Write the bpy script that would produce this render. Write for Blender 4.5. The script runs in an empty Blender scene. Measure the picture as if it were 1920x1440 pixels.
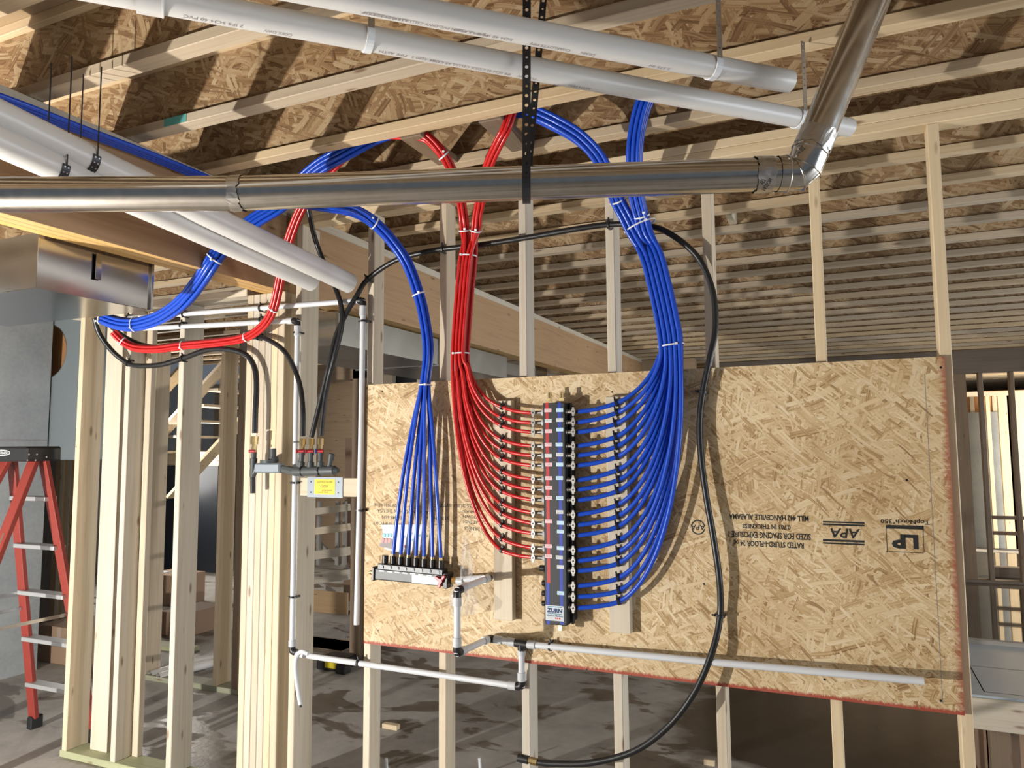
import bpy, math, random
from mathutils import Vector as V, Matrix
random.seed(7)
S = bpy.context.scene
COL = S.collection

# ------------------------------------------------------------------ camera
F, CX, CY, CZ, YAW, PITCH, ROLL = 1395.5, 2.1117, -3.011, 1.7535, -.42062, .08778, -.006356
def _axes():
    cy, sy, cp, sp, cr, sr = math.cos(YAW), math.sin(YAW), math.cos(PITCH), math.sin(PITCH), math.cos(ROLL), math.sin(ROLL)
    f = V((sy*cp, cy*cp, sp)); r = V((cy, -sy, 0)); u = r.cross(f)
    return r*cr+u*sr, u*cr-r*sr, f
RT, UP, FW = _axes(); CAM = V((CX, CY, CZ))
cd = bpy.data.cameras.new('camera'); cam = bpy.data.objects.new('camera', cd); COL.objects.link(cam)
cd.sensor_width = 36; cd.lens = F/1920*36; cd.clip_start = .05; cd.clip_end = 100
cam.matrix_world = Matrix(((RT.x, UP.x, -FW.x, CX), (RT.y, UP.y, -FW.y, CY), (RT.z, UP.z, -FW.z, CZ), (0, 0, 0, 1)))
S.camera = cam
# measuring helpers: a pixel of the photograph -> the point where its sight line meets a real plane
def ray(x, y): return FW+RT*((x-960)/F)-UP*((y-720)/F)
def uy(x, y, Y): d = ray(x, y); return CAM+d*((Y-CY)/d.y)
def uz(x, y, Z): d = ray(x, y); return CAM+d*((Z-CZ)/d.z)
def ux(x, y, X): d = ray(x, y); return CAM+d*((X-CX)/d.x)
def ad(x, y, D): return CAM+ray(x, y)*D

# ------------------------------------------------------------------ light
S.view_settings.view_transform = 'Standard'; S.view_settings.look = 'None'
S.view_settings.exposure = .15; S.view_settings.gamma = 1.0
S.view_settings.use_curve_mapping = False
S.cycles.max_bounces = 4; S.cycles.diffuse_bounces = 2; S.cycles.glossy_bounces = 3; S.cycles.transmission_bounces = 2
w = bpy.data.worlds.new('world'); S.world = w; w.use_nodes = True
w.node_tree.nodes['Background'].inputs[0].default_value = (.74, .85, 1, 1)
w.node_tree.nodes['Background'].inputs[1].default_value = .135
def lamp(name, typ, loc, energy, color, aim=None, **k):
    d = bpy.data.lights.new(name, typ); d.energy = energy; d.color = color
    for a, b in k.items(): setattr(d, a, b)
    o = bpy.data.objects.new(name, d); COL.objects.link(o); o.location = loc
    if aim is not None: o.rotation_euler = (V(aim)-V(loc)).to_track_quat('-Z', 'Y').to_euler()
    return o
lamp('work_lamp', 'POINT', (-1.75, -3.3, .76), 640, (1, .965, .905), shadow_soft_size=.035)
lamp('doorway_daylight', 'AREA', (7.4, -.9, 1.3), 120, (.88, .94, 1), aim=(0, -.2, 1.2), shape='RECTANGLE', size=2.2, size_y=2.2)
lamp('side_floor_fill', 'AREA', (7.8, 2.6, 1.3), 170, (.86, .93, 1), aim=(-1, 2.2, .7), shape='RECTANGLE', size=3.4, size_y=2.2)  # unseen fill added to brighten the slab and right-hand stud faces
lamp('left_room_fill', 'AREA', (-6.6, 4.4, 1.9), 85, (1, .95, .88), aim=(-2.5, 4.2, .9), shape='RECTANGLE', size=2.0, size_y=1.6)  # fill added to lift the dim background at the left, no source there
lamp('far_window_daylight', 'AREA', (7.6, 10.2, 1.6), 520, (1, .93, .8), aim=(3.5, 11.2, 1.3), shape='RECTANGLE', size=1.8, size_y=1.8)
lamp('far_doorway_sun', 'SPOT', (8.6, 10.3, 3.4), 5200, (1, .95, .86), aim=(4.6, 10.3, 0), spot_size=.42, spot_blend=.2, shadow_soft_size=.05)

# ------------------------------------------------------------------ materials
def nt(name):
    m = bpy.data.materials.new(name); m.use_nodes = True
    t = m.node_tree; return m, t, t.nodes['Principled BSDF']
def plain(name, col, rough=.5, metal=0, **k):
    m, t, b = nt(name)
    b.inputs['Base Color'].default_value = (*col, 1); b.inputs['Roughness'].default_value = rough; b.inputs['Metallic'].default_value = metal
    for a, v in k.items(): b.inputs[a].default_value = v
    return m
class N:
    def __init__(s, t): s.t = t
    def new(s, typ, **k):
        n = s.t.nodes.new(typ)
        for a, v in k.items(): setattr(n, a, v)
        return n
    def link(s, a, b): s.t.links.new(a, b)
    def math(s, op, a, b=None, clamp=False):
        n = s.new('ShaderNodeMath', operation=op, use_clamp=clamp)
        for i, v in enumerate((a, b)):
            if v is None: continue
            if isinstance(v, (int, float)): n.inputs[i].default_value = v
            else: s.link(v, n.inputs[i])
        return n.outputs[0]
    def ramp(s, fac, stops, interp='LINEAR'):
        n = s.new('ShaderNodeValToRGB'); e = n.color_ramp.elements; n.color_ramp.interpolation = interp
        while len(e) < len(stops): e.new(.5)
        for q, (p, c) in zip(e, stops): q.position = p; q.color = (*c, 1) if len(c) == 3 else c
        s.link(fac, n.inputs[0]); return n.outputs[0]
    def mix(s, fac, a, b, mode='MIX'):
        n = s.new('ShaderNodeMix', data_type='RGBA', blend_type=mode)
        for i, v in ((0, fac), (6, a), (7, b)):
            if isinstance(v, (int, float)): n.inputs[i].default_value = v
            elif isinstance(v, tuple): n.inputs[i].default_value = (*v, 1)
            else: s.link(v, n.inputs[i])
        return n.outputs[2]
    def noise(s, vec, scale, detail=3, rough=.5, dist=0):
        n = s.new('ShaderNodeTexNoise'); n.inputs['Scale'].default_value = scale; n.inputs['Detail'].default_value = detail
        n.inputs['Roughness'].default_value = rough; n.inputs['Distortion'].default_value = dist
        s.link(vec, n.inputs['Vector']); return n.outputs[0]
    def mapping(s, vec, scale=(1, 1, 1), rot=(0, 0, 0), loc=(0, 0, 0)):
        n = s.new('ShaderNodeMapping'); n.inputs['Scale'].default_value = scale; n.inputs['Rotation'].default_value = rot; n.inputs['Location'].default_value = loc
        s.link(vec, n.inputs[0]); return n.outputs[0]
    def bump(s, h, b, strength=.3, dist=.002):
        n = s.new('ShaderNodeBump'); n.inputs['Strength'].default_value = strength; n.inputs['Distance'].default_value = dist
        s.link(h, n.inputs['Height']); s.link(n.outputs[0], b.inputs['Normal'])
    def objvec(s, rnd=True, offs=37.0):
        c = s.new('ShaderNodeTexCoord').outputs['Object']
        if not rnd: return c, None
        r = s.new('ShaderNodeObjectInfo').outputs['Random']
        a = s.new('ShaderNodeVectorMath', operation='ADD'); cb = s.new('ShaderNodeCombineXYZ')
        m = s.math('MULTIPLY', r, offs)
        for i in range(3): s.link(m, cb.inputs[i])
        s.link(c, a.inputs[0]); s.link(cb.outputs[0], a.inputs[1]); return a.outputs[0], r
def wood(name, axis, light, dark, rough=.65, knots=True):
    m, t, b = nt(name); n = N(t); v, r = n.objvec()
    sc = [26, 26, 26]; sc['xyz'.index(axis)] = 1.1
    g = n.noise(n.mapping(v, tuple(sc)), 1.0, 1, .55, .8)
    sc2 = [90, 90, 90]; sc2['xyz'.index(axis)] = 2.5
    fine = n.noise(n.mapping(v, tuple(sc2)), 1.0, 0, .5)
    mid = tuple((a+c)/2 for a, c in zip(light, dark))
    col = n.ramp(g, [(.3, mid), (.48, light), (.62, light), (.72, mid), (.85, dark)])
    col = n.mix(.35, col, n.ramp(fine, [(.3, mid), (.65, light)]))
    # board to board tint
    hs = n.new('ShaderNodeHueSaturation'); n.link(col, hs.inputs['Color'])
    n.link(n.math('ADD', n.math('MULTIPLY', r, .3), .85), hs.inputs['Value'])
    n.link(n.math('ADD', n.math('MULTIPLY', r, .35), .8), hs.inputs['Saturation'])
    col = hs.outputs[0]
    if knots:
        kv = [13, 13, 13]; kv['xyz'.index(axis)] = 3.6
        vo = n.new('ShaderNodeTexVoronoi'); vo.inputs['Scale'].default_value = 1; n.link(n.mapping(v, tuple(kv)), vo.inputs['Vector'])
        k = n.ramp(vo.outputs['Distance'], [(.06, (1, 1, 1)), (.14, (0, 0, 0))])
        col = n.mix(n.math('MULTIPLY', k, .75), col, (.16, .075, .03))
    n.link(col, b.inputs['Base Color']); b.inputs['Roughness'].default_value = rough
    return m
SPRUCE = ((.70, .575, .40), (.50, .365, .215))
WOOD = {a: wood('spruce_'+a, a, *SPRUCE) for a in 'xyz'}
PALE = {a: wood('pale_spruce_'+a, a, (.655, .575, .455), (.48, .385, .26)) for a in 'xyz'}
FLANGE = wood('joist_flange_lumber', 'x', (.60, .47, .31), (.40, .27, .15))
TREATED = {a: wood('treated_lumber_'+a, a, (.36, .37, .24), (.23, .235, .14)) for a in 'xy'}
LVLF = wood('lvl_veneer_face', 'y', (.52, .30, .125), (.36, .18, .065), .6)
LVLE = wood('lvl_edge_grain', 'y', (.74, .43, .10), (.50, .26, .05), .6, False)
BROWN = {a: wood('shaded_brown_lumber_'+a, a, (.23, .165, .11), (.14, .095, .06)) for a in 'xyz'}  # brown boards, tone lowered to carry the shade of the backlit far partition
def osb(name, cols, plane='xz', sx=11., sy=52., bump=.5, seedo=0., red=None, layers=(0, 1.15, -.9, .45, -1.35, -.35, .75)):
    m, t, b = nt(name); n = N(t); v, r = n.objvec(True, 11.3)
    sp = n.new('ShaderNodeSeparateXYZ'); n.link(v, sp.inputs[0]); cb = n.new('ShaderNodeCombineXYZ')
    n.link(sp.outputs['XYZ'.index(plane[0].upper())], cb.inputs[0]); n.link(sp.outputs['XYZ'.index(plane[1].upper())], cb.inputs[1])
    vec = cb.outputs[0]
    wob = n.new('ShaderNodeTexNoise'); wob.inputs['Scale'].default_value = 4.5; wob.inputs['Detail'].default_value = 1; n.link(vec, wob.inputs['Vector'])
    wv = n.new('ShaderNodeVectorMath', operation='MULTIPLY_ADD'); n.link(wob.outputs['Color'], wv.inputs[0]); wv.inputs[1].default_value = (.075, .075, 0); n.link(vec, wv.inputs[2])
    vec = wv.outputs[0]
    jit = n.math('MULTIPLY', n.math('SUBTRACT', n.noise(vec, 120, 1), .5), .55)
    stops = [(i/(len(cols)-1), c) for i, c in enumerate(cols)]
    col = None; hgt = None
    for k, ang in enumerate(layers):
        f = (1.2, 1.1, .8, 1.35, 1.0, .62, 1.3, 1.15)[k]
        rt = n.new('ShaderNodeVectorRotate', rotation_type='Z_AXIS'); rt.inputs['Angle'].default_value = ang; n.link(vec, rt.inputs['Vector'])
        q = n.new('ShaderNodeSeparateXYZ'); n.link(rt.outputs[0], q.inputs[0])
        vv = n.math('ADD', n.math('MULTIPLY', q.outputs[1], sy*f), 50.3+k*3.1+seedo); row = n.math('FLOOR', vv)
        wn1 = n.new('ShaderNodeTexWhiteNoise', noise_dimensions='1D'); n.link(row, wn1.inputs['W'])
        uu = n.math('ADD', n.math('ADD', n.math('MULTIPLY', q.outputs[0], sx*f), n.math('MULTIPLY', wn1.outputs[0], 9.0)), jit)
        cell = n.math('FLOOR', uu); cbx = n.new('ShaderNodeCombineXYZ'); n.link(cell, cbx.inputs[0]); n.link(row, cbx.inputs[1]); cbx.inputs[2].default_value = k*1.7
        wn2 = n.new('ShaderNodeTexWhiteNoise', noise_dimensions='3D'); n.link(cbx.outputs[0], wn2.inputs['Vector'])
        s = n.new('ShaderNodeSeparateColor'); n.link(wn2.outputs['Color'], s.inputs[0])
        gv = n.new('ShaderNodeCombineXYZ'); n.link(n.math('MULTIPLY', uu, .6), gv.inputs[0]); n.link(n.math('MULTIPLY', vv, 4.5), gv.inputs[1])
        gr = n.noise(gv.outputs[0], 1.0, 0, .6)
        c = n.ramp(n.math('ADD', n.math('MULTIPLY', s.outputs[0], .75), n.math('MULTIPLY', n.math('SUBTRACT', gr, .3), .6)), stops)
        fv = n.math('ABSOLUTE', n.math('SUBTRACT', n.math('FRACT', vv), .5)); wd = n.math('ADD', n.math('MULTIPLY', s.outputs[2], .3), .2)
        ed = n.math('DIVIDE', fv, wd)
        edge = n.ramp(ed, [(.80, (1, 1, 1)), (.98, (.80, .73, .64))])
        c = n.mix(1.0, c, edge, 'MULTIPLY')
        if col is None: col = c; hgt = s.outputs[1]
        else:
            mk = n.math('MULTIPLY', n.math('GREATER_THAN', s.outputs[1], .56), n.math('LESS_THAN', ed, 1.0))
            col = n.mix(mk, col, c); hgt = n.mix(mk, hgt, n.math('SUBTRACT', s.outputs[0], n.math('MULTIPLY', fv, .6)))
    big = n.noise(vec, 2.2, 2)
    col = n.mix(1.0, col, n.ramp(big, [(.3, (.86, .80, .72)), (.6, (1.06, 1.05, 1.04))]), 'MULTIPLY')
    sp2 = n.noise(vec, 75, 2); spk = n.ramp(sp2, [(.27, (1, 1, 1)), (.31, (0, 0, 0))])
    col = n.mix(n.math('MULTIPLY', spk, .6), col, (.12, .06, .025))
    if red:   # sealed red edges brushed onto the face
        o = n.new('ShaderNodeTexCoord').outputs['Object']; s3 = n.new('ShaderNodeSeparateXYZ'); n.link(o, s3.inputs[0])
        wn = n.math('MULTIPLY', n.math('SUBTRACT', n.noise(n.mapping(o, (6, 1, 30)), 3.0, 4, .7), .5), .06)
        dr = n.math('SUBTRACT', n.math('SUBTRACT', red[0], s3.outputs[0]), 0)
        mr = n.ramp(n.math('ADD', n.math('MULTIPLY', dr, 9), n.math('MULTIPLY', wn, 9)), [(.02, (1, 1, 1)), (.22, (0, 0, 0))])
        wn2 = n.math('MULTIPLY', n.math('SUBTRACT', n.noise(n.mapping(o, (30, 1, 6)), 3.0, 4, .7), .5), .03)
        mb = n.ramp(n.math('MULTIPLY', n.math('ADD', s3.outputs[2], wn2), 30), [(.25, (1, 1, 1)), (.5, (0, 0, 0))])
        col = n.mix(n.math('MULTIPLY', mr, .75), col, (.33, .055, .025)); col = n.mix(n.math('MULTIPLY', mb, .9), col, (.36, .035, .02))
    n.link(col, b.inputs['Base Color']); b.inputs['Roughness'].default_value = .6; (n.bump(n.noise(n.mapping(vec, (14, 60, 1)), 1.0, 0), b, bump, .002) if red else None)
    return m
OSBP = osb('osb_panel_face', [(.27, .15, .06), (.545, .385, .195), (.665, .51, .30), (.72, .58, .37), (.78, .67, .475)], sx=13., sy=64., red=(2.438,))
OSBW = osb('osb_joist_web', [(.15, .08, .035), (.28, .17, .085), (.40, .27, .145), (.47, .345, .205), (.52, .41, .265)], sx=9., sy=38., seedo=4, layers=(.15, 1.2, -.8, .4))
def concrete(name, a, b2, scale, rough=(.75, .75), stretch=(1, 1, 1)):
    m, t, b = nt(name); n = N(t); v, _ = n.objvec(False)
    v = n.mapping(v, stretch)
    x = n.noise(v, scale, 6, .6); y = n.noise(v, scale*14, 3)
    c = n.mix(.3, n.ramp(x, [(.3, a), (.7, b2)]), n.ramp(y, [(.3, a), (.7, b2)]))
    n.link(c, b.inputs['Base Color']); b.inputs['Roughness'].default_value = rough[0]; n.bump(y, b, .2, .002); return m
CONC = concrete('poured_concrete_wall', (.27, .29, .31), (.40, .42, .43), 2.5)
def floor_mat():
    m, t, b = nt('wet_concrete_floor'); n = N(t); v, _ = n.objvec(False)
    dry = n.ramp(n.noise(v, 3.0, 6, .65), [(.25, (.30, .275, .25)), (.55, (.45, .425, .395)), (.8, (.55, .53, .50))])
    sv = n.mapping(v, (1.0, 1.9, 1))
    wn = n.noise(sv, 1.35, 5, .55, .6)
    wn = n.math('ADD', wn, n.math('MULTIPLY', n.math('SUBTRACT', n.noise(v, 7, 3), .5), .12))
    wet = n.ramp(wn, [(.54, (0, 0, 0)), (.575, (1, 1, 1))])
    col = n.mix(wet, dry, n.mix(1.0, dry, (.42, .37, .32), 'MULTIPLY'))
    # standing water lies over the slab beyond the wall, to the right
    s = n.new('ShaderNodeSeparateXYZ'); n.link(v, s.inputs[0])
    px = n.math('MULTIPLY', n.math('SUBTRACT', s.outputs[0], .5), .8, True); py = n.math('MULTIPLY', n.math('SUBTRACT', s.outputs[1], .7), .8, True)
    py2 = n.math('MULTIPLY', n.math('SUBTRACT', 12.5, s.outputs[1]), .6, True)
    pud = n.math('MULTIPLY', n.math('MULTIPLY', px, py), py2)
    pq = n.math('ADD', n.math('MULTIPLY', pud, .75), n.math('MULTIPLY', wn, .55))
    damp = n.ramp(pq, [(.50, (0, 0, 0)), (.60, (1, 1, 1))])
    deep = n.math('MULTIPLY', n.math('SUBTRACT', s.outputs[1], 2.6), .5, True)
    pm = n.math('MULTIPLY', damp, deep)
    col = n.mix(damp, col, n.mix(n.noise(v, 1.7, 4), (.06, .048, .038), (.125, .105, .085)))
    rg = n.mix(damp, n.mix(wet, (.8, .8, .8), (.32, .32, .32)), n.mix(pm, (.17, .17, .17), (.035, .035, .035)))
    n.link(col, b.inputs['Base Color']); n.link(rg, b.inputs['Roughness'])
    bm = n.new('ShaderNodeBump'); bm.inputs['Distance'].default_value = .004; n.link(n.noise(v, 26, 4, .6), bm.inputs['Height'])
    n.link(n.math('MULTIPLY', n.math('SUBTRACT', 1.0, damp), .35), bm.inputs['Strength']); n.link(bm.outputs[0], b.inputs['Normal'])
    return m
def metal(name, col, rough, scale=30, var=.12, stretch=(1, 1, 1)):
    m, t, b = nt(name); n = N(t); v, _ = n.objvec(False)
    x = n.noise(n.mapping(v, stretch), scale, 3)
    b.inputs['Metallic'].default_value = 1
    n.link(n.mix(x, tuple(c*.82 for c in col), col), b.inputs['Base Color'])
    n.link(n.math('ADD', n.math('MULTIPLY', x, var), rough-var/2), b.inputs['Roughness']); return m
GALV = metal('galvanised_pipe_steel', (.66, .64, .60), .20, 40)
SHEET = metal('galvanised_sheet', (.50, .51, .52), .16, 8, .06)
DULLSH = metal('dull_galvanised_sheet', (.36, .38, .39), .36, 5, .1)
FOIL = metal('foil_tape', (.62, .60, .57), .34, 60, .2)
STEEL = metal('zinc_steel', (.6, .6, .6), .3)
ALU = plain('aluminium_step', (.52, .53, .53), .45, .6)
BRASS = metal('brass', (.62, .46, .22), .28)
NICKEL = metal('nickel_valve', (.36, .35, .33), .42)
PVC = plain('white_pvc', (.69, .675, .65), .32)
PEXW = plain('white_pex', (.68, .70, .73), .30)
SOCK = plain('translucent_socket', (.58, .60, .62), .3)
RED = plain('red_pex', (.58, .018, .018), .27)
BLUE = plain('blue_pex', (.012, .075, .56), .27)
BLACKR = plain('black_rubber_tube', (.013, .013, .014), .36)
BLACKP = plain('black_plastic', (.015, .015, .017), .38)
BLACKS = plain('black_strap_steel', (.03, .03, .033), .4, .4)
CHAR = plain('charcoal_manifold', (.013, .016, .020), .5)
GREYP = plain('grey_plastic', (.065, .074, .076), .45)
TIE = plain('white_nylon', (.80, .82, .84), .4)
REDST = plain('red_stripe', (.50, .02, .02), .4); BLUEST = plain('blue_stripe', (.01, .04, .42), .4)
LABELW = plain('label_white', (.64, .67, .70), .5); LABELP = plain('label_pink', (.82, .55, .58), .5); LABELB = plain('label_blue', (.55, .75, .90), .5)
INK = plain('black_ink', (.018, .017, .016), .6); INKB = plain('navy_ink', (.01, .05, .16), .6); INKR = plain('red_ink', (.5, .05, .06), .6)
PINK = plain('print_pink', (.62, .33, .34), .6); SKY = plain('print_cyan', (.35, .66, .80), .6); GREYPR = plain('print_grey', (.30, .27, .27), .6)
YEL = plain('yellow_sticker', (.66, .55, .02), .5); PLATE = plain('zinc_nail_plate', (.24, .275, .31), .5, .3)
REDP = plain('red_handle', (.42, .02, .03), .35); BLUEP = plain('blue_cap', (.03, .05, .30), .35)
FIBER = plain('red_fibreglass', (.27, .035, .024), .55); STK = plain('ladder_sticker', (.42, .33, .27), .6)
CARD = plain('cardboard', (.36, .24, .16), .8); CARDD = plain('cardboard_dark', (.25, .165, .11), .8)
DARKG = plain('dark_plastic_and_shade', (.022, .027, .036), .45); PAINTT = plain('teal_paint', (.10, .36, .33), .7)
REDEDGE = plain('red_sealed_edge', (.30, .04, .025), .7); INSUL = plain('grey_board', (.48, .55, .60), .25); PLY = wood('plywood_sheet', 'x', (.50, .34, .19), (.38, .23, .11))
GREYW = {a: wood('grey_weathered_'+a, a, (.40, .37, .33), (.29, .26, .22)) for a in 'xyz'}
ORANGE = wood('orange_wood', 'z', (.50, .27, .13), (.38, .18, .08))
DIALM = plain('dial_face', (.34, .42, .50), .5); FOILP = plain('silver_label', (.25, .25, .265), .45, .3)
def clear_mat():
    m, t, b = nt('clear_plastic_film'); n = N(t)
    out = t.nodes['Material Output']; tr = n.new('ShaderNodeBsdfTransparent'); gl = n.new('ShaderNodeBsdfGlossy'); gl.inputs['Roughness'].default_value = .15
    df = n.new('ShaderNodeBsdfDiffuse'); df.inputs[0].default_value = (.8, .82, .85, 1)
    mx = n.new('ShaderNodeMixShader'); mx.inputs[0].default_value = .45; n.link(gl.outputs[0], mx.inputs[1]); n.link(df.outputs[0], mx.inputs[2])
    m2 = n.new('ShaderNodeMixShader'); m2.inputs[0].default_value = .30; n.link(tr.outputs[0], m2.inputs[1]); n.link(mx.outputs[0], m2.inputs[2])
    n.link(m2.outputs[0], out.inputs[0]); return m
CLEAR = clear_mat()
FLOORM = floor_mat()

# ------------------------------------------------------------------ mesh helpers
WORLD = {}
def put(o, parent, org):
    COL.objects.link(o); org = V(org)
    if parent is not None: o.parent = parent; o.location = org-WORLD[parent.name]
    else: o.location = org
    WORLD[o.name] = org; return o
def mk(name, vs, fs, mat, parent=None, org=None, smooth=False):
    if org is None:
        lo = [min(v[i] for v in vs) for i in range(3)]; hi = [max(v[i] for v in vs) for i in range(3)]
        org = V(((lo[0]+hi[0])/2, (lo[1]+hi[1])/2, lo[2]))
    org = V(org); me = bpy.data.meshes.new(name)
    me.from_pydata([tuple(V(v)-org) for v in vs], [], fs)
    for m in (mat if isinstance(mat, (list, tuple)) else [mat]): me.materials.append(m)
    if smooth: me.polygons.foreach_set('use_smooth', [True]*len(me.polygons))
    me.update(); return put(bpy.data.objects.new(name, me), parent, org)
def empty(name, loc, parent=None):
    o = bpy.data.objects.new(name, None); o.empty_display_size = .05; return put(o, parent, loc)
def tag(o, label, cat, group=None, kind=None):
    o['label'] = label; o['category'] = cat
    if group: o['group'] = group
    if kind: o['kind'] = kind
    return o
def struct(o, label=None):
    o['kind'] = 'structure'
    if label: o['label'] = label
    return o
class MB:
    def __init__(s): s.v = []; s.f = []
    def add(s, vs, fs): k = len(s.v); s.v += [V(v) for v in vs]; s.f += [tuple(i+k for i in f) for f in fs]; return s
    def box(s, lo, hi, c=0.):
        if c <= 0:
            x0, y0, z0 = lo; x1, y1, z1 = hi
            return s.add([(x0,y0,z0),(x1,y0,z0),(x1,y1,z0),(x0,y1,z0),(x0,y0,z1),(x1,y0,z1),(x1,y1,z1),(x0,y1,z1)],
                         [(3,2,1,0),(4,5,6,7),(0,1,5,4),(1,2,6,5),(2,3,7,6),(3,0,4,7)])
        return s.obox(tuple((a+b)/2 for a, b in zip(lo, hi)), (1,0,0), (0,1,0), (0,0,1), tuple(b-a for a, b in zip(lo, hi)), c)
    def obox(s, cen, ax, ay, az, size, c=0.):
        ax, ay, az = V(ax), V(ay), V(az); cen = V(cen); h = [q/2 for q in size]; idx = {}; vs = []
        if c <= 0:
            for i in (-1,1):
                for j in (-1,1):
                    for k in (-1,1): idx[i,j,k] = len(vs); vs.append(cen+ax*h[0]*i+ay*h[1]*j+az*h[2]*k)
            q = lambda *t: tuple(idx[x] for x in t)
            return s.add(vs, [q((-1,-1,-1),(-1,-1,1),(-1,1,1),(-1,1,-1)), q((1,-1,-1),(1,1,-1),(1,1,1),(1,-1,1)), q((-1,-1,-1),(1,-1,-1),(1,-1,1),(-1,-1,1)),
                              q((-1,1,-1),(-1,1,1),(1,1,1),(1,1,-1)), q((-1,-1,-1),(-1,1,-1),(1,1,-1),(1,-1,-1)), q((-1,-1,1),(1,-1,1),(1,1,1),(-1,1,1))])
        for i in (-1,1):
            for j in (-1,1):
                for k in (-1,1):
                    for a in range(3):
                        d = [h[n]-(0 if n == a else c) for n in range(3)]
                        idx[i,j,k,a] = len(vs); vs.append(cen+ax*d[0]*i+ay*d[1]*j+az*d[2]*k)
        fs = []
        for a in range(3):
            b1, b2 = (a+1) % 3, (a+2) % 3
            for sg in (-1,1):
                q = []
                for u, w_ in ((-1,-1),(1,-1),(1,1),(-1,1)):
                    t = [0,0,0]; t[a] = sg; t[b1] = u; t[b2] = w_; q.append(idx[(*t, a)])
                fs.append(tuple(q if sg > 0 else q[::-1]))
            for u in (-1,1):
                for w_ in (-1,1):
                    t0 = [0,0,0]; t0[a] = -1; t0[b1] = u; t0[b2] = w_; t1 = list(t0); t1[a] = 1
                    q = (idx[(*t0,b1)], idx[(*t1,b1)], idx[(*t1,b2)], idx[(*t0,b2)]); fs.append(q if u*w_ < 0 else q[::-1])
        for i in (-1,1):
            for j in (-1,1):
                for k in (-1,1):
                    q = (idx[i,j,k,0], idx[i,j,k,1], idx[i,j,k,2]); fs.append(q if i*j*k > 0 else q[::-1])
        return s.add(vs, fs)
    def bar(s, a, b, w_, d, up=(0,0,1), c=.0):
        a, b = V(a), V(b); ax = (b-a).normalized(); ay = V(up).cross(ax).normalized(); az = ax.cross(ay)
        return s.obox((a+b)/2, ax, ay, az, ((b-a).length, w_, d), c)
    def sweep(s, pts, r, n=10, cap=True, flat=None):
        pts = [V(p) for p in pts]; L = len(pts); rs = r if isinstance(r, (list, tuple)) else [r]*L
        T = [(pts[min(i+1,L-1)]-pts[max(i-1,0)]).normalized() for i in range(L)]
        u = T[0].orthogonal().normalized() if flat is None else (V(flat)-T[0]*V(flat).dot(T[0])).normalized()
        k = len(s.v)
        for i in range(L):
            u = (u-T[i]*u.dot(T[i])).normalized(); w_ = T[i].cross(u)
            for j in range(n):
                a = 2*math.pi*j/n; s.v.append(pts[i]+(u*math.cos(a)+w_*math.sin(a))*rs[i])
        for i in range(L-1):
            for j in range(n):
                a, b = k+i*n+j, k+i*n+(j+1) % n; s.f.append((a, b, b+n, a+n))
        if cap: s.f.append(tuple(k+j for j in range(n))[::-1]); s.f.append(tuple(k+(L-1)*n+j for j in range(n)))
        return s
    def ring(s, c, ax, R, r, n=20, m=6, sq=(1, 1), up=None):
        c, ax = V(c), V(ax).normalized(); u = ax.orthogonal().normalized() if up is None else (V(up)-ax*V(up).dot(ax)).normalized(); w_ = ax.cross(u); k = len(s.v)
        rx, ra = (r, r) if not isinstance(r, tuple) else r
        Ru, Rw = (R, R) if not isinstance(R, tuple) else R
        for i in range(n):
            a = 2*math.pi*i/n; d = u*math.cos(a)+w_*math.sin(a); e = u*math.cos(a)*Ru+w_*math.sin(a)*Rw
            for j in range(m):
                b = 2*math.pi*(j+.5)/m; s.v.append(c+e+d*rx*math.cos(b)*1.0+ax*ra*math.sin(b))
        for i in range(n):
            for j in range(m):
                i2, j2 = (i+1) % n, (j+1) % m; s.f.append((k+i*m+j, k+i2*m+j, k+i2*m+j2, k+i*m+j2))
        return s
    def cyl(s, a, b, r, n=16, r2=None): return s.sweep([a, b], [r, r if r2 is None else r2], n)
    def pipe(s, pts, r, t, n=24):
        s.sweep(pts, r, n, False); k = len(s.v); s.sweep([V(p) for p in pts][::-1], r-t, n, False)
        return s
    def build(s, name, mat, parent=None, smooth=False, org=None):
        o = mk(name, s.v, s.f, mat, parent, org, smooth)
        if smooth:
            try: o.data.set_sharp_from_angle(angle=math.radians(42))
            except Exception: pass
        return o
def box(name, lo, hi, mat, parent=None, c=.0025): return MB().box(lo, hi, c).build(name, mat, parent)
def cr(pts, k=6):
    P = [V(p) for p in pts]; P = [P[0]*2-P[1]]+P+[P[-1]*2-P[-2]]; out = []
    for i in range(1, len(P)-2):
        a, b, c, d = P[i-1:i+3]
        for j in range(k):
            t = j/k; out.append(.5*((2*b)+(c-a)*t+(2*a-5*b+4*c-d)*t*t+(3*b-a-3*c+d)*t**3))
    return out+[P[-2]]
def tube(name, pts, r, mat, parent=None, n=10, k=6): return MB().sweep(cr(pts, k), r, n).build(name, mat, parent, True)
def text(name, s, mat, parent, cen, right, up, w_, h, off=0., shear=0.):
    cu = bpy.data.curves.new(name, 'FONT'); cu.body = s; cu.size = 1; cu.offset = off; cu.shear = shear; cu.resolution_u = 2
    cu.align_x = 'CENTER'; o = bpy.data.objects.new(name, cu); me = bpy.data.meshes.new_from_object(o)
    bpy.data.objects.remove(o); bpy.data.curves.remove(cu)
    vs = [v.co.copy() for v in me.vertices]; fs = [tuple(p.vertices) for p in me.polygons]; bpy.data.meshes.remove(me)
    x0, x1 = min(v.x for v in vs), max(v.x for v in vs); y0, y1 = min(v.y for v in vs), max(v.y for v in vs)
    right, up, cen = V(right).normalized(), V(up).normalized(), V(cen)
    W = [cen+right*((v.x-(x0+x1)/2)/(x1-x0)*w_)+up*((v.y-(y0+y1)/2)/(y1-y0)*h) for v in vs]
    return mk(name, W, fs, mat, parent, cen)
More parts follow.
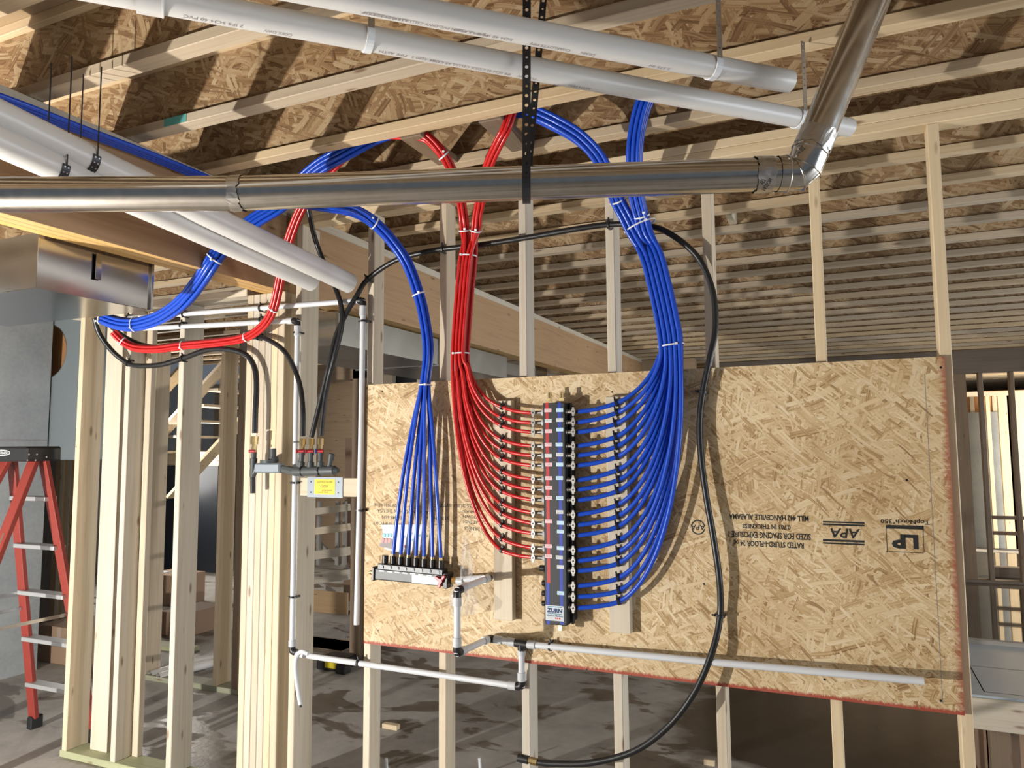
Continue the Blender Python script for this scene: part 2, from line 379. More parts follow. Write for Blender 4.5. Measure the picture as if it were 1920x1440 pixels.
ORD = ['top', 'second', 'third', 'fourth', 'fifth', 'sixth', 'seventh', 'eighth', 'ninth', 'tenth', 'eleventh', 'twelfth', 'thirteenth', 'fourteenth', 'fifteenth', 'sixteenth', 'seventeenth', 'eighteenth']

# ================================================================== THE SETTING
struct(MB().box((-9, -7, -.12), (10, 18, 0)).build('floor', FLOORM, org=(0, 0, 0)))
# ---- ceiling: wooden I-joists under a sheathing deck
ceil = struct(empty('ceiling', (0, 0, 3.04)))
JZ = 3.04; JH = .302
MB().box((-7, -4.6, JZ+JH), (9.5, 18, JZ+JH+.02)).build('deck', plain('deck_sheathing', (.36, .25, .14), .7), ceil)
jy0 = -.487-.032
jw = jf = jt = None
for k in range(-8, 45):
    y = jy0+.4064*k
    if jw is None:
        jw = MB().box((-6.5, y-.0055, JZ+.03), (7.5, y+.0055, JZ+JH-.03)).build('joist', OSBW, ceil, org=(0, y, JZ))
        jf = MB().box((-6.5, y-.032, JZ), (7.5, y+.032, JZ+.038), .002).build('bottom_flange', FLANGE, jw, org=(0, y, JZ))
        jt = MB().box((-6.5, y-.032, JZ+JH-.038), (7.5, y+.032, JZ+JH), .002).build('top_flange', FLANGE, jw, org=(0, y, JZ))
    else:
        a = jw.copy(); COL.objects.link(a); a.parent = ceil; a.location = (random.uniform(-.3, .3), y, 0); WORLD[a.name] = V((a.location.x, y, JZ))
        for c in (jf, jt):
            b = c.copy(); COL.objects.link(b); b.parent = a; b.location = (0, 0, 0)
for x, yc in ((.885, -.29), (.52, -.29)):      # short blocking boards the tubes come through
    MB().box((x-.05, yc-.175, JZ+.002), (x+.05, yc+.175, JZ+.03), .002).build('blocking', BROWN['y'], ceil)
for x in (1.55,): MB().box((x-.02, 1.30, JZ+.04), (x+.02, 1.64, JZ+.26), .002).build('blocking', WOOD['z'], ceil)
for x0, x1, yj in ((-.32, -.2, -.519-.4064), (2.32, 2.5, -.519-.4064*2)):   # teal paint marks on two flanges
    MB().box((x0, yj-.0335, JZ+.004), (x1, yj-.0322, JZ+.036)).build('paint_mark', PAINTT, ceil)

# ---- the stud wall
WH = 2.926
wb = struct(empty('wall_back', (1.2, .045, 0)))
def stud(x, y0=0, d=.089, z0=.038, z1=WH, w_=.038, mat=None, parent=None, name='stud', c=.003):
    return MB().box((x, y0, z0), (x+w_, y0+d, z1), c).build(name, mat or WOOD['z'], parent or wb)
for i in range(8): stud(i*.4064-.012, mat=PALE['z'] if i in (0, 2, 3) else WOOD['z'])
stud(-.458, d=.14, mat=PALE['z'])
box('bottom_plate', (-.46, 0, 0), (3.2, .089, .038), TREATED['x'], wb)
box('top_plate', (-.5, 0, WH), (5.5, .089, WH+.038), WOOD['x'], wb); box('top_plate', (-.5, 0, WH+.0385), (5.5, .089, WH+.0765), WOOD['x'], wb)
# wall to the left of the post, deeper studs under a lower plate
wl = struct(empty('wall_back_lower', (-1.5, .07, 0)))
BT = 2.585
for i in range(6): stud(-.782+.0425*i, d=.14, z0=0, z1=BT, w_=.041, mat=(WOOD, PALE)[i in (1, 3)]['z'], parent=wl, name='post_ply')
stud(-2.103, d=.14, z1=BT, parent=wl); stud(-1.70, d=.14, z1=BT, mat=PALE['z'], parent=wl); stud(-1.275, d=.14, z1=BT, mat=PALE['z'], parent=wl)
stud(-1.965, y0=.075, d=.038, z1=BT, w_=.14, mat=PALE['z'], parent=wl); stud(-1.78, y0=.10, d=.038, z1=BT, w_=.045, mat=BROWN['z'], parent=wl)
stud(-1.655, y0=.102, d=.038, z1=BT, w_=.045, mat=WOOD['z'], parent=wl)
box('bottom_plate', (-2.12, 0, 0), (-.785, .14, .038), TREATED['x'], wl); box('top_plate', (-2.3, 0, BT), (-.79, .14, BT+.038), PALE['x'], wl)
# ---- walls further back
W2 = struct(empty('wall_middle', (-2.4, 1.28, 0)))
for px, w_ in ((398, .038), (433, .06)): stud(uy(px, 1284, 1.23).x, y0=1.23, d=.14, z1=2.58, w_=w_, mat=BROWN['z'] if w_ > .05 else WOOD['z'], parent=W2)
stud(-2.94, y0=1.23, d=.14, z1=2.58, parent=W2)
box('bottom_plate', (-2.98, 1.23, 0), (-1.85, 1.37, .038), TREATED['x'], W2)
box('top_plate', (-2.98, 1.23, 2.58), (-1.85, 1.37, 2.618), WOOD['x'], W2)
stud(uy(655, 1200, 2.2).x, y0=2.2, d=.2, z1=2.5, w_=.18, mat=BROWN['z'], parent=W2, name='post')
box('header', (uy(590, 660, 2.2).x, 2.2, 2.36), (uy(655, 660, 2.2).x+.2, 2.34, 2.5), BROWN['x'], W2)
YEND = 1.075
wlc = struct(MB().box((-4.25, -5, 0), (-3.95, YEND, 3.03)).build('wall_left', CONC))
for z in (.62, 1.85): MB().box((-3.952, -5, z), (-3.946, YEND-.002, z+.006)).build('form_line', GREYPR, wlc)
for y in (.42, -.6): MB().box((-3.952, y, 0), (-3.946, y+.006, 2.5)).build('form_line', GREYPR, wlc)
W4 = struct(empty('wall_left_far', (-3.6, 1.9, 0)))
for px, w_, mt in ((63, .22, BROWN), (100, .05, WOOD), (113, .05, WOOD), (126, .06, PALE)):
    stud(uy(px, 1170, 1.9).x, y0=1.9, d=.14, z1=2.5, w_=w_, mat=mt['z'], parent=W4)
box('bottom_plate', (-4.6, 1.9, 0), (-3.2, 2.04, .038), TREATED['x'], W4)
struct(MB().box((-9, 7.6, 0), (.2, 7.75, 3.03)).build('wall_far', PLY)); struct(MB().box((-8.98, 1.2, 0), (-8.85, 7.6, 3.03)).build('wall_left_end', CONC))
# partition on the far right with the daylit room beyond it
W3 = struct(empty('wall_right_far', (4, 8.45, 0)))
for px, w_ in ((1786, .22), (1846, .05), (1905, .05)):
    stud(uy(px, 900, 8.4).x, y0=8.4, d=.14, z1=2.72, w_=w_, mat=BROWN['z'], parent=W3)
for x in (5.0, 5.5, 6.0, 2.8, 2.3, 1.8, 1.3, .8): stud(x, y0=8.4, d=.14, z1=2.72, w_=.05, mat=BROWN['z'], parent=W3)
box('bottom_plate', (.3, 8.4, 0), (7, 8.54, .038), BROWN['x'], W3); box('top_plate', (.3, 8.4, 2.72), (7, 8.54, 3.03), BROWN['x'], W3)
W5 = struct(empty('wall_end', (5, 12, 0)))
MB().box((1, 12.4, 0), (9, 12.7, 2.36)).build('foundation', CONC, W5)
for px, w_ in ((1811, .055), (1857, .06), (1880, .17), (1897, .07), (1911, .16)): stud(uy(px, 900, 12.0).x, y0=12.0, d=.09, z1=2.62, w_=w_, parent=W5)
box('top_plate', (2, 12.0, 2.62), (8.5, 12.1, 2.70), WOOD['x'], W5)
MB().box((1, 12.72, 2.36), (9, 12.76, 2.75)).build('rim_board', ORANGE, W5)
for px in (1820, 1862): stud(uy(px, 770, 12.4).x, y0=12.45, d=.09, z0=2.36, z1=2.72, w_=.07, parent=W5, name='cripple_stud')
struct(MB().box((-1, 17.6, 0), (9.5, 17.8, 3.03)).build('wall_far_right', PLY)); struct(MB().box((9.2, 8.6, 0), (9.4, 17.6, 3.03)).build('wall_right_end', CONC))
for z in (.72, .5): box('brace', (uy(1862, 1000, 9.6).x, 9.6, z), (7, 9.65, z+.05), BROWN['x'], W3)

# ================================================================== BEAM
bm = empty('laminated_beam', (-.61, -2.6, BT)); tag(bm, 'long laminated wooden beam with yellow underside resting on the built-up post', 'beam')
for i in range(3):
    x0 = -.675+.0465*i
    o = MB().box((x0, -2.6, BT), (x0+.045, 7.5, BT+.406), .001).build('ply', [LVLF, LVLE], bm)
    for p in o.data.polygons:
        if abs(p.normal.z) > .9: p.material_index = 1
box('sill_plate', (-.68, -2.6, BT+.406), (-.535, 7.5, JZ-.002), PALE['y'], bm)

# ================================================================== OSB PANEL
PZ0, PZ1, PY = .85, 2.07, -.018
pan = MB().box((0, PY, PZ0), (2.438, -.0005, PZ1)).build('osb_panel', [OSBP, REDEDGE], org=(0, 0, PZ0))
for p in pan.data.polygons:
    if abs(p.normal.y) < .5: p.material_index = 1
tag(pan, 'large strand board sheet with red sealed edges and upside-down black print, screwed to the studs', 'board')
L_, D_ = (-1, 0, 0), (0, 0, -1)
def pprint(s, x0, x1, y0, y1, off=.028, shear=0, mat=INK):
    a, b = uy((x0+x1)/2-(x1-x0)/2, (y0+y1)/2, PY), uy((x0+x1)/2+(x1-x0)/2, (y0+y1)/2, PY); c, d = uy((x0+x1)/2, y0, PY), uy((x0+x1)/2, y1, PY)
    return text('print', s, mat, pan, ((a.x+b.x)/2, PY-.0006, (c.z+d.z)/2), L_, D_, abs(b.x-a.x), abs(c.z-d.z), off, shear)
pprint('RATED STURD-I-FLOOR 24 oc', 1376, 1507, 1015, 1026); pprint('SIZED FOR SPACING EXPOSURE 1', 1366, 1520, 998, 1010)
pprint('0.703 IN THICKNESS', 1392, 1482, 983, 992); pprint('MILL 442 HANCEVILLE ALABAMA', 1367, 1516, 965, 976)
pprint('APA', 1557, 1613, 991, 1009, .02, .15); pprint('TopNotch\u00b0350', 1651, 1743, 972, 983, .02)
pprint('LP', 1672, 1722, 1002, 1029, .05); pprint('APA', 1295, 1323, 984, 993, .015, .1)
def pbar(x0, x1, y0, y1, mat=INK, name='print', d=.0006):
    a, b = uy(x0, (y0+y1)/2, PY), uy(x1, (y0+y1)/2, PY); c, e = uy((x0+x1)/2, y0, PY).z, uy((x0+x1)/2, y1, PY).z
    return mk(name, [(a.x, PY-d, e), (b.x, PY-d, e), (b.x, PY-d, c), (a.x, PY-d, c)], [(0, 1, 2, 3)], mat, pan)
for q in ((978, 981), (982.5, 986), (1012, 1016), (1018, 1021)): pbar(1543, 1621, *q)
pbar(1662, 1732, 985, 992); pbar(1662, 1663, 985, 1036); pbar(1731, 1732, 985, 1036); pbar(1662, 1732, 1035, 1036)
ce = uy(1309, 988.5, PY)
for a0, a1 in ((.25, 2.9), (3.4, 6.05)):
    vs = []; fs = []
    for i in range(13):
        a = a0+(a1-a0)*i/12
        for rr in (.024, .029): vs.append((ce.x+math.cos(a)*rr*.95, PY-.0006, ce.z+math.sin(a)*rr))
        if i: k = 2*i; fs.append((k-2, k-1, k+1, k))
    mk('print', vs, fs, INK, pan)
pprint('29 2021 05:18', 702, 743, 944, 950, 0); pprint('MADE IN THE USA', 708, 768, 955, 962, 0); pprint('608 648-6693', 716, 757, 967, 974, 0); pprint('SUPPORT', 699, 735, 978, 984, 0)
pprint('DESSOUS /', 850, 896, 945, 952, 0); pprint('ABAJO', 866, 890, 956, 962, 0); pprint('SIDE DOWN', 868, 912, 966, 972, 0); pprint('GAP AT ENDS', 868, 912, 976, 982, 0); pprint('OF PANELS', 871, 913, 988, 995, 0)
pprint('MADE IN', 772, 812, 957, 963, 0); pprint('STRONG HI', 795, 842, 968, 975, 0); pprint('SITE', 825, 846, 944, 950, 0)
pbar(724, 798, 983, 984); pbar(797, 798, 983, 992); pbar(806, 832, 983, 984); pbar(806, 832, 950, 951)
for px, py in ((1764, 1341-27), (1764, 689), (709, 1182), (717, 700+34), (1546, 1274), (1320, 1095), (1100, 1255), (1148, 735), (1700, 900)):
    c = uy(px, py, PY); MB().cyl(c+V((0, -.0012, 0)), c+V((0, .002, 0)), .0042, 8).build('screw_head', BLACKS, pan)
# faint factory layout lines and paint swipes
pbar(1750, 1751, 700, 1318, GREYPR, 'print'); 

# ================================================================== WOOD STRIPS WITH CLAMPS
def strip(px0, px1, py0, py1, label):
    a, b = uy(px0, (py0+py1)/2, -.056), uy(px1, (py0+py1)/2, -.056); t = uy((px0+px1)/2, py0, -.056).z; bt = uy((px0+px1)/2, py1, -.056).z
    e = empty('mounting_strip', ((a.x+b.x)/2, PY, bt)); tag(e, label, 'wood strip')
    MB().box((a.x, -.056, bt), (b.x, PY-.0005, t), .0025).build('board', PALE['z'], e); return e
stripL = strip(925, 960, 751, 1163, 'pale vertical wood strip behind the red tubes, left of the manifold')
stripR = strip(1139, 1178, 743, 1187, 'pale vertical wood strip behind the blue tubes, right of the manifold')
def clamp(p, T, r, parent, back, name='clamp'):
    p = V(p); T = V(T).normalized(); up = T.cross(V((0, 1, 0))).normalized()
    if up.z < 0: up = -up
    m = MB().ring(p, T, r+.0026, (.0034, .0065), 14, 4)
    h = abs(p.y-back)
    m.obox(p+up*(r+.004)+V((0, h/2-.002, 0)), T, (0, 1, 0), up, (.011, h+.006, .009), .001)
    m.obox(p+up*(r+.012)+V((0, -.004, 0)), T, (0, 1, 0), up, (.006, .008, .012), .001)
    m.obox(p-up*(r+.002)+V((0, h/2-.002, 0)), T, (0, 1, 0), up, (.010, h-.001, .005))
    return m.build(name, BLACKP, parent)

# ================================================================== MANIFOLD
MY = -.112; TUBE_R = .0079; BLUE_R = .0094
ma, mb_ = uy(1019.5, 960, MY), uy(1060.5, 960, MY); mt, mbt = uy(1040, 755, MY).z, uy(1040, 1172, MY).z
man = empty('plumbing_manifold', ((ma.x+mb_.x)/2, MY, mbt)); tag(man, 'tall charcoal plumbing manifold with red and blue stripes and small valves down both sides', 'manifold')
MB().box((ma.x, MY, mbt), (mb_.x, MY+.058, mt), .003).build('body', CHAR, man)
MB().box((ma.x+.012, MY+.058, mbt+.01), (mb_.x+.012, PY-.0005, mt-.01), .002).build('backing_channel', BLACKP, man)
def mrect(x0, x1, y0, y1, mat, name, d=.0006, parent=None, th=.0004):
    a, b = uy(x0, (y0+y1)/2, MY), uy(x1, (y0+y1)/2, MY); t, bo = uy((x0+x1)/2, y0, MY).z, uy((x0+x1)/2, y1, MY).z
    return MB().box((a.x, MY-d-th, bo), (b.x, MY-d, t)).build(name, mat, parent or man)
mrect(1024.3, 1030.3, 755, 1093, REDST, 'red_stripe', 0); mrect(1024.8, 1030.4, 1093, 1171, BLUEST, 'blue_stripe', 0); mrect(1048.2, 1054.2, 755, 1171, BLUEST, 'blue_stripe', 0)
redy = [774, 792.5, 810, 836, 854, 872.5, 898, 917.5, 936.7, 961, 981, 1000, 1027, 1045]
bluey = [772, 791.7, 810, 836, 854, 872.5, 900, 918, 937.5, 964.5, 984, 1003.5, 1031, 1051, 1070, 1098, 1118, 1139]
def scribble(cx, cy, z0, k, parent):
    rn = random.Random(k); vs = []; fs = []
    a = uy(cx, cy, MY)
    for row in range(2):
        x = -.011
        while x < .011:
            l = rn.uniform(.002, .005); y = .0028-row*.005+rn.uniform(-.0006, .0006); h = rn.uniform(.0005, .0011); sh = rn.uniform(-.0006, .0006)
            n0 = len(vs); vs += [(a.x+x, MY-z0, a.z+y), (a.x+x+l, MY-z0, a.z+y+sh), (a.x+x+l, MY-z0, a.z+y+sh+h), (a.x+x, MY-z0, a.z+y+h)]; fs.append((n0, n0+1, n0+2, n0+3)); x += l+rn.uniform(.0004, .0016)
        if rn.random() < .5: break
    mk('handwriting', vs, fs, INK, parent)
for i, (cx, cy) in enumerate(((1027.5, 769.5), (1028, 789.3), (1028.7, 808.5), (1028, 833.7), (1028.2, 854.3), (1029, 871), (1029, 896.6), (1029.2, 914.5), (1028.5, 933.4), (1028.7, 977.4), (1028.5, 1024), (1028.5, 1043))):
    o = mrect(cx-6.6, cx+6.6, cy-3.5, cy+3.5, LABELW if i in (1, 4) else LABELP, 'label'); scribble(cx, cy, .0011, i, o)
for i, (cx, cy) in enumerate(((1049.5, 769), (1049.3, 787.5), (1049.7, 805.5), (1048.5, 833.5), (1049.5, 852.5), (1049.5, 871), (1049, 896.4), (1049.7, 934), (1049.5, 960), (1051, 980.3), (1051, 996.5), (1050.7, 1027.7), (1048.8, 1045), (1051, 1063), (1051.5, 1112))):
    o = mrect(cx-6.6, cx+6.6, cy-3.5, cy+3.5, LABELW if i in (1, 4, 8, 12, 13) else LABELB, 'label'); scribble(cx, cy, .0011, i+40, o)
lab = mrect(1023, 1057, 1135.5, 1164, LABELW, 'maker_label')
def mtext(s, x0, x1, y0, y1, mat, off=0, shear=0, d=.0012):
    a, b = uy(x0, (y0+y1)/2, MY), uy(x1, (y0+y1)/2, MY); t, bo = uy((x0+x1)/2, y0, MY).z, uy((x0+x1)/2, y1, MY).z
    text('print', s, mat, lab, ((a.x+b.x)/2, MY-d, (t+bo)/2), (1, 0, 0), (0, 0, 1), b.x-a.x, t-bo, off, shear)
mtext('ZURN', 1025, 1055, 1140.5, 1149, INKB, .06, .1); mtext('QickPort Manifold', 1025, 1055.5, 1152.5, 1157, INKB, .025)
mtext('zurn pex', 1029, 1035, 1158, 1160, GREYPR); mtext('\u2014 \u2014 \u2014', 1041, 1051, 1158, 1161, INKR)
for q0, q1 in ((1137.3, 1138.6), (1150.2, 1151.5)): mrect(1027, 1054, q0, q1, plain('label_teal', (.02, .25, .40), .5), 'print', .0011, lab)
for cx, cy, mt_ in ((1031, 745, BRASS), (1053, 745, BRASS)):     # stub outlets on top
    p = uy(cx, 752, MY+.03); m = MB().cyl(p+V((0, 0, 0)), p+V((0, 0, .012)), .013, 6).cyl(p+V((0, 0, .012)), p+V((0, 0, .036)), .0075, 14); m.build('top_outlet', BRASS, man)
p = uy(1053.5, 1171, MY+.03); MB().cyl(p, p+V((0, 0, -.022)), .0165, 6).build('bottom_plug', BRASS, man)
for (px, y0, y1) in ((1071, 752, 1174),):
    a = uy(px, 960, MY+.04); MB().box((a.x-.006, MY+.04, mbt), (a.x+.004, MY+.058, mt), .001).build('side_rail', BLACKP, man)
    MB().box((mb_.x, MY+.05, mbt+.02), (a.x-.006, MY+.056, mt-.02)).build('side_web', BLACKP, man)
def valve(px, py, side):
    Y = -.092; c = uy(px, py, Y); s = 1 if side == 'R' else -1
    e = empty('valve', c, man)
    edge = (mb_.x if s > 0 else ma.x)
    MB().sweep([(edge, Y, c.z), (edge+s*.006, Y, c.z), (edge+s*.006, Y, c.z), (c.x, Y, c.z)], [.0125, .0125, .009, .008], 12).build('stem', NICKEL, e, True)
    MB().cyl((c.x, Y, c.z), (c.x+s*.018, Y, c.z), .0062, 10).build('outlet', BLACKP if s > 0 else BRASS, e, True)
    # butterfly handle: waisted bar with a round boss
    prof = [(0, .0185, .0042), (0, .011, .0050), (0, .006, .0080), (0, 0, .0092), (0, -.006, .0080), (0, -.011, .0050), (0, -.0185, .0042)]
    vs = []; fs = []
    for (_, z, hw) in prof:
        for yy in (Y-.019, Y-.014):
            vs += [(c.x-hw, yy, c.z+z), (c.x+hw, yy, c.z+z)]
    for i in range(6):
        k = 4*i; fs += [(k, k+1, k+5, k+4), (k+2, k+6, k+7, k+3), (k, k+4, k+6, k+2), (k+1, k+3, k+7, k+5)]
    fs += [(0, 2, 3, 1), (24, 25, 27, 26)]
    hd = mk('handle', vs, fs, NICKEL, e); MB().cyl((c.x, Y-.0205, c.z), (c.x, Y-.0195, c.z), .0034, 8).build('screw', BLACKP, hd)
    MB().cyl((c.x, Y-.014, c.z), (c.x, Y, c.z), .0085, 10).build('bonnet', NICKEL, e, True)
    if s < 0: MB().cyl((edge-.0005, Y, c.z), (edge-.011, Y, c.z), .0145, 8).build('union_nut', SOCK, e)
    return V((c.x+s*.016, Y, c.z))
VR = [valve(1002.3, y, 'L') for y in redy]; VB = [valve(1077.3, y, 'R') for y in bluey]
p = uy(1013, 1065, -.08); MB().cyl(p, p+V((.02, 0, 0)), .013, 10).build('blank_cap', BLACKP, man, True)
for y in (1093, 1112, 1131): p = uy(1017, y, -.085); MB().cyl(p, p+V((.012, 0, 0)), .011, 10).build('blank_cap', BLACKP, man, True)

# ================================================================== PEX TUBES
def frame(pts, i):
    T = (pts[min(i+1, len(pts)-1)]-pts[max(i-1, 0)]).normalized(); u = T.cross(V((0, 1, 0)))
    u = u.normalized() if u.length > 1e-4 else V((1, 0, 0)); return T, u, T.cross(u)
def bez(a, b, c, d, n):
    return [((1-t)**3*a[0]+3*(1-t)**2*t*b[0]+3*(1-t)*t*t*c[0]+t**3*d[0], (1-t)**3*a[1]+3*(1-t)**2*t*b[1]+3*(1-t)*t*t*c[1]+t**3*d[1]) for t in [i/n for i in range(1, n+1)]]
HEX = [(0, 0)]+[(math.cos(a*math.pi/3), math.sin(a*math.pi/3)) for a in range(6)]
GRID9 = [(u, v) for u in (-1, 0, 1) for v in (-1, 0, 1)]
def centre(lst, end=None):
    p = [uy(*q) for q in lst]
    return ([p[0]+V(end)*2, p[0]+V(end)]+p) if end else p
redL = centre([(792, 255, -.42), (812, 268, -.40), (832, 292, -.36), (850, 325, -.28), (862, 365, -.2), (868, 400, -.14), (871, 432, -.11)], (-.12, 0, .03))
redR = centre([(950, 238, -.42), (938, 262, -.40), (920, 300, -.34), (908, 340, -.26), (900, 380, -.18), (895, 405, -.14), (892, 432, -.11)], (.03, .0, .08))
bluL = centre([(985, 205, -.36), (1010, 216, -.36), (1045, 233, -.35), (1085, 257, -.32), (1120, 292, -.28), (1142, 335, -.22), (1158, 375, -.16), (1173, 405, -.13), (1191, 440, -.11)], (-.12, 0, .02))
bluR = centre([(1216, 175, -.30), (1205, 200, -.30), (1196, 235, -.28), (1190, 280, -.26), (1190, 330, -.22), (1194, 370, -.17), (1202, 405, -.13), (1212, 440, -.11)], (.02, 0, .08))
redC = centre([(878, 480, -.095), (870, 560, -.085), (863, 663, -.08)]); bluC = centre([(1222, 480, -.10), (1238, 540, -.095), (1251, 600, -.09), (1258, 648, -.085)])
redclip = [763, 782, 798, 824, 842, 860, 884, 902.5, 921, 944, 962.5, 984, 1010, 1031.5]
bluclip = [(1155.5, 756), (1156, 774), (1153.5, 795), (1154, 819), (1155, 837.5), (1156, 856.7), (1158, 881), (1159, 900), (1157, 921), (1157, 946.7), (1158, 967.5), (1157.5, 987.5), (1160, 1013), (1159, 1035), (1159, 1056), (1159, 1084), (1160, 1107.5), (1160, 1128)]
def manifold_tubes(TUBE_R, n, subs, subof, arr, C, W, right_first, clips, valves, mat, colour, x0f, b0, p1, p2, parent, side):
    for i in range(n):
        t = i/(n-1); sb = subs[subof(i)]; oi = [j for j in range(n) if subof(j) == subof(i)].index(i)
        lay = ((i*3) % 4-1.5)*TUBE_R*1.75
        u = (.5-t)*W*(1 if right_first else -1)
        pts = []
        for k in range(len(sb)):
            T, uu, vv = frame(sb, k); a, b = arr[oi]; pts.append(sb[k]+uu*a*TUBE_R*2.02+vv*b*TUBE_R*2.02)
        for k in range(len(C)):
            T, uu, vv = frame(C, k); pts.append(C[k]+uu*u+vv*lay)
        cx, cy = clips[i]
        bx = x0f(t); P3 = (cx, cy)
        tail = bez((bx, b0), p1(t, bx, cy), p2(t, bx, cx, cy), P3, 7)
        yA = C[-1].y+frame(C, len(C)-1)[2].y*lay; yB = -.056-TUBE_R-.003
        for k, (x, y) in enumerate(tail): pts.append(uy(x, y, yA+(yB-yA)*(k+1)/7))
        cl = pts[-1].copy(); vp = valves[i]; mid = (cl+vp)/2+V((0, 0, -.006)); tng = (mid-cl)
        pts += [mid, vp]
        o = tube('red_tube' if colour == 'red' else 'blue_tube', pts, TUBE_R, mat)
        tag(o, '%s plastic tube running to the %s valve from the top on the manifold\'s %s side' % (colour, ORD[i] if i else 'first', side), 'tube', '%s tubes of the tall manifold' % colour)
        clamp(cl, tng, TUBE_R, parent, -.056)
manifold_tubes(TUBE_R, 14, [redR, redL], lambda i: 0 if i < 7 else 1, HEX, redC, .057, True, [(941, y) for y in redclip], VR, RED, 'red', lambda t: 877-28*t, 663,
    lambda t, b, yc: (b-4*t, 663+.5*(yc-663)), lambda t, b, cx, yc: (cx-.55*(cx-b), yc-11-20*t), stripL, 'left')
manifold_tubes(BLUE_R, 18, [bluL, bluR], lambda i: 0 if i < 9 else 1, GRID9, bluC, .080, False, bluclip, VB, BLUE, 'blue', lambda t: 1240+36*t, 648,
    lambda t, b, yc: (b-6+19*t, 650+(yc-650)*(.47+.07*t)), lambda t, b, cx, yc: (cx+37+38*t, yc-14-19*t), stripR, 'right')
def tie(c, T, Ru, Rv, label, uax=None):
    c, T = V(c), V(T).normalized(); u = T.cross(V((0, 1, 0))).normalized() if uax is None else V(uax); v = T.cross(u)
    o = MB().ring(c, T, (Ru, Rv), (.0016, .0042), 22, 4, up=u).build('cable_tie', TIE); tag(o, label, 'cable tie', 'white cable ties around the tube bundles')
    MB().obox(c+u*Ru*.55-V((0, 1, 0))*Rv*.98, u, T, u.cross(T), (.010, .009, .009), .001).build('tie_head', TIE, o)
tie(uy(863.5, 663, -.08), (0, 0, 1), .040, .030, 'white cable tie around the red bundle just above the board'); tie(uy(878, 480, -.095), (.12, 0, 1), .040, .030, 'white cable tie around the whole red bundle below its fork')
tie(redL[-1], redL[-1]-redL[-2], .026, .026, 'white cable tie on the left branch of the red fork'); tie(redR[-1], redR[-1]-redR[-2], .026, .026, 'white cable tie on the right branch of the red fork')
tie(redL[4], redL[4]-redL[3], .026, .026, 'white cable tie on the red branch above the metal pipe')
tie(uy(1258, 648, -.085), (.1, 0, -1), .053, .036, 'white cable tie around the wide blue bundle above the board'); tie(uy(1200, 424, -.115), (.35, 0, -1), .066, .038, 'long white cable tie where both blue branches join')
tie(bluL[-3], bluL[-3]-bluL[-4], .034, .034, 'white cable tie on the left branch of the blue fork'); tie(bluR[-2], bluR[-2]-bluR[-3], .034, .034, 'white cable tie on the right branch of the blue fork')

# ================================================================== SMALL MANIFOLD WITH SEVEN BLUE TUBES
SY = -.075
sa, sb_ = uy(703, 1074, SY), uy(845, 1088, SY)
sd = (sb_-sa).normalized(); su = V((0, -1, 0)).cross(sd).normalized(); su = su if su.z > 0 else -su
sman = empty('small_manifold', (sa+sb_)/2-su*.03); tag(sman, 'short grey eight-port manifold with red handle at the lower left of the board', 'manifold')
sL = (sb_-sa).length
MB().obox((sa+sb_)/2, sd, (0, 1, 0), su, (sL*.93, .05, .052), .006).build('body', GREYP, sman)
MB().obox(sa+sd*.008, sd, (0, 1, 0), su, (.014, .058, .064), .004).build('end_cap', BLACKP, sman)
MB().obox(sb_-sd*.012-su*.0, sd, (0, 1, 0), su, (.024, .058, .066), .004).build('end_cap', BLACKP, sman)
MB().obox(sa+sd*sL*.74-V((0, .0256, 0))-su*.004, sd, (0, 1, 0), su, (sL*.40, .001, .036)).build('foil_label', FOILP, sman)
MB().sweep([sa-sd*.0, sa-sd*.010, sa-sd*.010, sa-sd*.026, sa-sd*.026, sa-sd*.036], [.014, .014, .010, .010, .005, .005], 10).build('drain_plug', BRASS, sman)
MB().obox((sa+sb_)/2+su*.034, sd, (0, 1, 0), su, (sL*.86, .046, .026), .003).build('valve_rail', BLACKP, sman)
portx = [722.5, 737.5, 752, 766.5, 781, 796, 811.5, 827]
ports = []
for i, px in enumerate(portx):
    f = (px-703)/142.; c = sa+sd*sL*f
    e = empty('port', c+su*.045, sman)
    MB().cyl(c+su*.05, c+su*.083, .0145, 10).build('nut', BLACKP, e, True)
    MB().cyl(c+su*.04, c+su*.052, .011, 10).build('neck', BLACKP, e, True)
    q = c+su*.034-V((0, .0235, 0))
    MB().cyl(q, q-V((0, .002, 0)), .0085, 14).build('dial', DIALM, e, True); MB().obox(q-V((0, .0025, 0))+V((.002, 0, .002)), (1, 0, 0), (0, 1, 0), (0, 0, 1), (.010, .002, .010)).build('dial_arrow', BLACKP, e)
    MB().obox(c+su*.0165-V((0, .0256, 0)), sd, (0, 1, 0), su, (.026, .001, .0065)).build('label', LABELW, sman)
    ports.append(c+su*.083)
hb = sa+sd*sL*.925-V((0, .035, 0))
hm = MB()
for a in (.9, 2.6, 4.4): hm.obox(hb+(sd*math.cos(a)+su*math.sin(a))*.016, sd*math.cos(a)+su*math.sin(a), (0, 1, 0), (sd*math.cos(a)+su*math.sin(a)).cross(V((0, 1, 0))), (.032, .012, .014), .003)
hm.cyl(hb-V((0, .008, 0)), hb+V((0, .02, 0)), .010, 10).build('handle', REDP, sman)
small_c = centre([(600, 384, -.46), (640, 390, -.40), (672, 399, -.33), (702, 418, -.26), (735, 452, -.19), (764, 495, -.14), (785, 552, -.11), (797, 605, -.10), (803, 660, -.095), (797, 722, -.09)])
small_c = [small_c[0]+V((-.3, .1, .10)), small_c[0]+V((-.16, .04, .05))]+small_c
order = [(-1.05, 0), (-.55, .9), (-.55, -.9), (0, 0), (.55, .9), (.55, -.9), (1.05, 0)]
